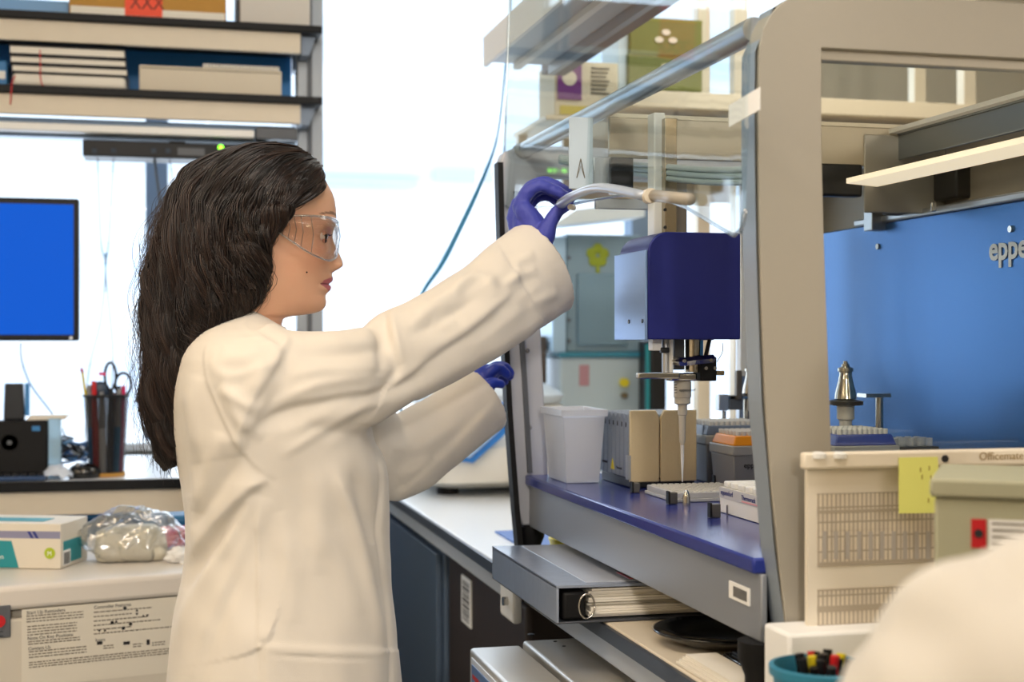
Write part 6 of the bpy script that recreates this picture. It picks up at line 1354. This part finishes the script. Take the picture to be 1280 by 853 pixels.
RH = [
 (W2((668, 320, 2.160), (662, 296, 2.160), (656, 274, 2.165)), [.025, .0265, .021]),        # wrist to palm middle
 (W2((672, 306, 2.150), (668, 284, 2.150), (655, 262, 2.150)), [.021, .021, .015]),
 (W2((650, 292, 2.175), (646, 272, 2.178), (648, 256, 2.18)), [.016, .0165, .013]),
 (W2((655, 296, 2.195), (650, 276, 2.20), (650, 258, 2.205)), [.018, .017, .013]),
 # index finger
 (W2((650, 258, 2.158), (660, 240, 2.150), (673, 232, 2.145), (690, 236, 2.142), (704, 243, 2.138), (714, 249, 2.137)), [.0130, .0115, .0105, .0095, .0085, .0070]),
 # middle finger
 (W2((650, 256, 2.178), (662, 236, 2.172), (678, 228, 2.168), (695, 232, 2.164), (708, 239, 2.160), (716, 246, 2.158)), [.0130, .0115, .0105, .0098, .0085, .0070]),
 # ring and little finger curled
 (W2((652, 258, 2.200), (666, 240, 2.198), (682, 235, 2.194), (696, 241, 2.188), (706, 247, 2.184), (712, 253, 2.182)), [.0125, .0110, .0100, .0092, .0080, .0068]),
 (W2((655, 264, 2.218), (668, 248, 2.218), (682, 244, 2.214), (694, 250, 2.208), (700, 258, 2.204)), [.0115, .0100, .0090, .0082, .0066]),
 # thumb: base of the palm, up to the handle
 (W2((674, 312, 2.140), (682, 292, 2.128), (689, 276, 2.122), (697, 264, 2.122), (706, 258, 2.124), (712, 256, 2.127)), [.018, .0165, .0115, .0105, .0092, .0072]),
]
gloveR = hand(RH, 'glove', 'glove', 'blue glove pinching the hood handle')
cuffp = W2((672, 326, 2.155), (670, 312, 2.155))
LH = [(W2((585, 505, 2.345), (600, 482, 2.35), (608, 470, 2.352)), [.024, .026, .022]), (W2((604, 476, 2.34), (616, 463, 2.335), (626, 462, 2.34), (634, 468, 2.345)), [.012, .011, .010, .008]),
      (W2((606, 474, 2.355), (618, 460, 2.355), (630, 459, 2.36), (638, 466, 2.362)), [.012, .011, .010, .008]), (W2((606, 476, 2.372), (618, 464, 2.374), (630, 463, 2.376), (637, 470, 2.378)), [.012, .011, .0095, .008]),
      (W2((602, 480, 2.385), (614, 470, 2.39), (625, 470, 2.392), (631, 477, 2.39)), [.011, .010, .0085, .007]), (W2((596, 488, 2.33), (608, 482, 2.318), (618, 478, 2.318), (626, 480, 2.322)), [.014, .011, .0095, .008])]
gloveL = hand(LH, 'glove', 'glove_deep', 'glove of the far hand reaching behind the workstation edge', .002)

# ---------------------------------------------------------------- seated colleague in the near corner
nc = thing('person', (.64, .62, 0), 'blurred white lab coated shoulder of a seated colleague close to the camera', 'person')
S = MB()
shp = P(1205, 745, t=.80)
def sh(dx, dy, dz): return shp+Vector((dx, dy, dz))
# trunk, shoulders and upper arm as closed lofts, fused
def ell(c, rx, ry, n=28): return [(c[0]+rx*math.cos(2*math.pi*k/n), c[1]+ry*math.sin(2*math.pi*k/n), c[2]) for k in range(n)]
bx, by = .622, .62
S.rings([ell((bx, by, .50), .19, .16), ell((bx, by, .70), .175, .15), ell((bx, by, .95), .19, .15), ell((bx, by, 1.12), .195, .145), ell((bx, by, 1.20), .17, .13), ell((bx, by, 1.25), .11, .10), ell((bx, by, 1.275), .07, .07)])
S.tube(pts([(.56, .66, 1.178), (.492, .69, 1.176), (.440, .715, 1.122), (.404, .73, 1.0), (.402, .78, .87)], 20), list(np.interp(np.linspace(0, 4, 20), range(5), [.085, .092, .090, .078, .066])), 24)
S.tube(pts([(.385, .78, .87), (.44, .87, .92), (.50, .96, 1.0)], 12), list(np.linspace(.064, .048, 12)), 20)
S.tube(pts([(.68, .62, 1.16), (.78, .62, 1.14), (.825, .64, .99), (.82, .72, .88)], 20), list(np.linspace(.08, .062, 20)), 24)
S.tube(pts([(.54, .62, .56), (.54, .82, .56), (.54, 1.0, .50)], 10), [.09]*10, 20); S.tube(pts([(.68, .62, .56), (.68, .82, .56), (.68, .95, .50)], 10), [.09]*10, 20)
nm = remeshed(S, .007, 10, .5); c3, n3 = mesh_arrays(nm)
# put the shoulder outline where the photograph has it
d3 = np.array([noise.noise(Vector((p[0]*16+p[2]*9, p[1]*12, p[2]*5-p[0]*5)))*.011+noise.noise(Vector((p[0]*30+p[2]*12, p[1]*22, p[2]*9)))*.006 for p in c3]); c3 += n3*d3[:, None]
nm.vertices.foreach_set('co', c3.ravel()); nm.update(); link_mesh('lab_coat', nm, 'near_cloth', nc, 'white lab coat')
Bd = MB()
Bd.rings([ell((bx, by, 1.215), .055, .055), ell((bx, by, 1.295), .052, .054), ell((bx+.0, by+.01, 1.335), .062, .075), ell((bx, by+.015, 1.395), .070, .088), ell((bx, by+.01, 1.455), .073, .092), ell((bx, by, 1.505), .066, .085), ell((bx, by, 1.535), .045, .06), ell((bx, by, 1.550), .015, .02)])
Bd.ball((bx, by+.105, 1.410), .014, 8, (1, 1.2, 1.6)); 
for s in (-1, 1): Bd.ball((bx+s*.074, by+.0, 1.425), .012, 8, (.6, 1.2, 2)); Bd.tube([(bx+s*.07, .97, .50), (bx+s*.07, .99, .09)], [.05, .04], 14)
bo2 = obj('body', Bd, mat('skin_plain', '#c99878', .5), nc, smooth='all')
Hm = MB(); Hm.rings([ell((bx, by-.02, 1.335), .076, .075), ell((bx, by-.025, 1.415), .084, .088), ell((bx, by-.015, 1.475), .083, .096), ell((bx, by-.01, 1.525), .070, .085), ell((bx, by-.01, 1.565), .03, .04)])
obj('hair', Hm, 'hair', nc, smooth='all')
for s in (-1, 1): obj('eye', MB().ball((bx+s*.03, by+.094, 1.435), .010, 8), 'eye_white', nc, smooth='all'); obj('shoe', MB().box(bx+s*.07-.045, bx+s*.07+.045, .92, 1.17, .002, .08), 'shoe', nc, bevel=.02)
obj('trousers', MB().tube([(bx-.07, .95, .52), (bx-.07, .99, .10)], [.075, .055], 16).tube([(bx+.07, .95, .52), (bx+.07, .99, .10)], [.075, .055], 16), 'jeans', nc, smooth='all')
stl = thing('lab_stool', (bx, .66, 0), 'black lab stool under the seated colleague', 'stool')
obj('seat', MB().lathe((bx, .66, .40), [(.10, 0), (.17, .01), (.18, .04), (.16, .06), (.05, .065)], 28), 'soft_black', stl, smooth=True); obj('column', MB().cyl((bx, .66, .06), (bx, .66, .40), .025), 'steel', stl, smooth=True)
for k in range(5):
    a = 2*math.pi*k/5; obj('leg', MB().tube([(bx, .66, .08), (bx+.24*math.cos(a), .66+.24*math.sin(a), .035)], [.018, .012], 8), 'dark_plastic', stl); obj('caster', MB().ball((bx+.24*math.cos(a), .66+.24*math.sin(a), .026), .024, 6), 'soft_black', stl)
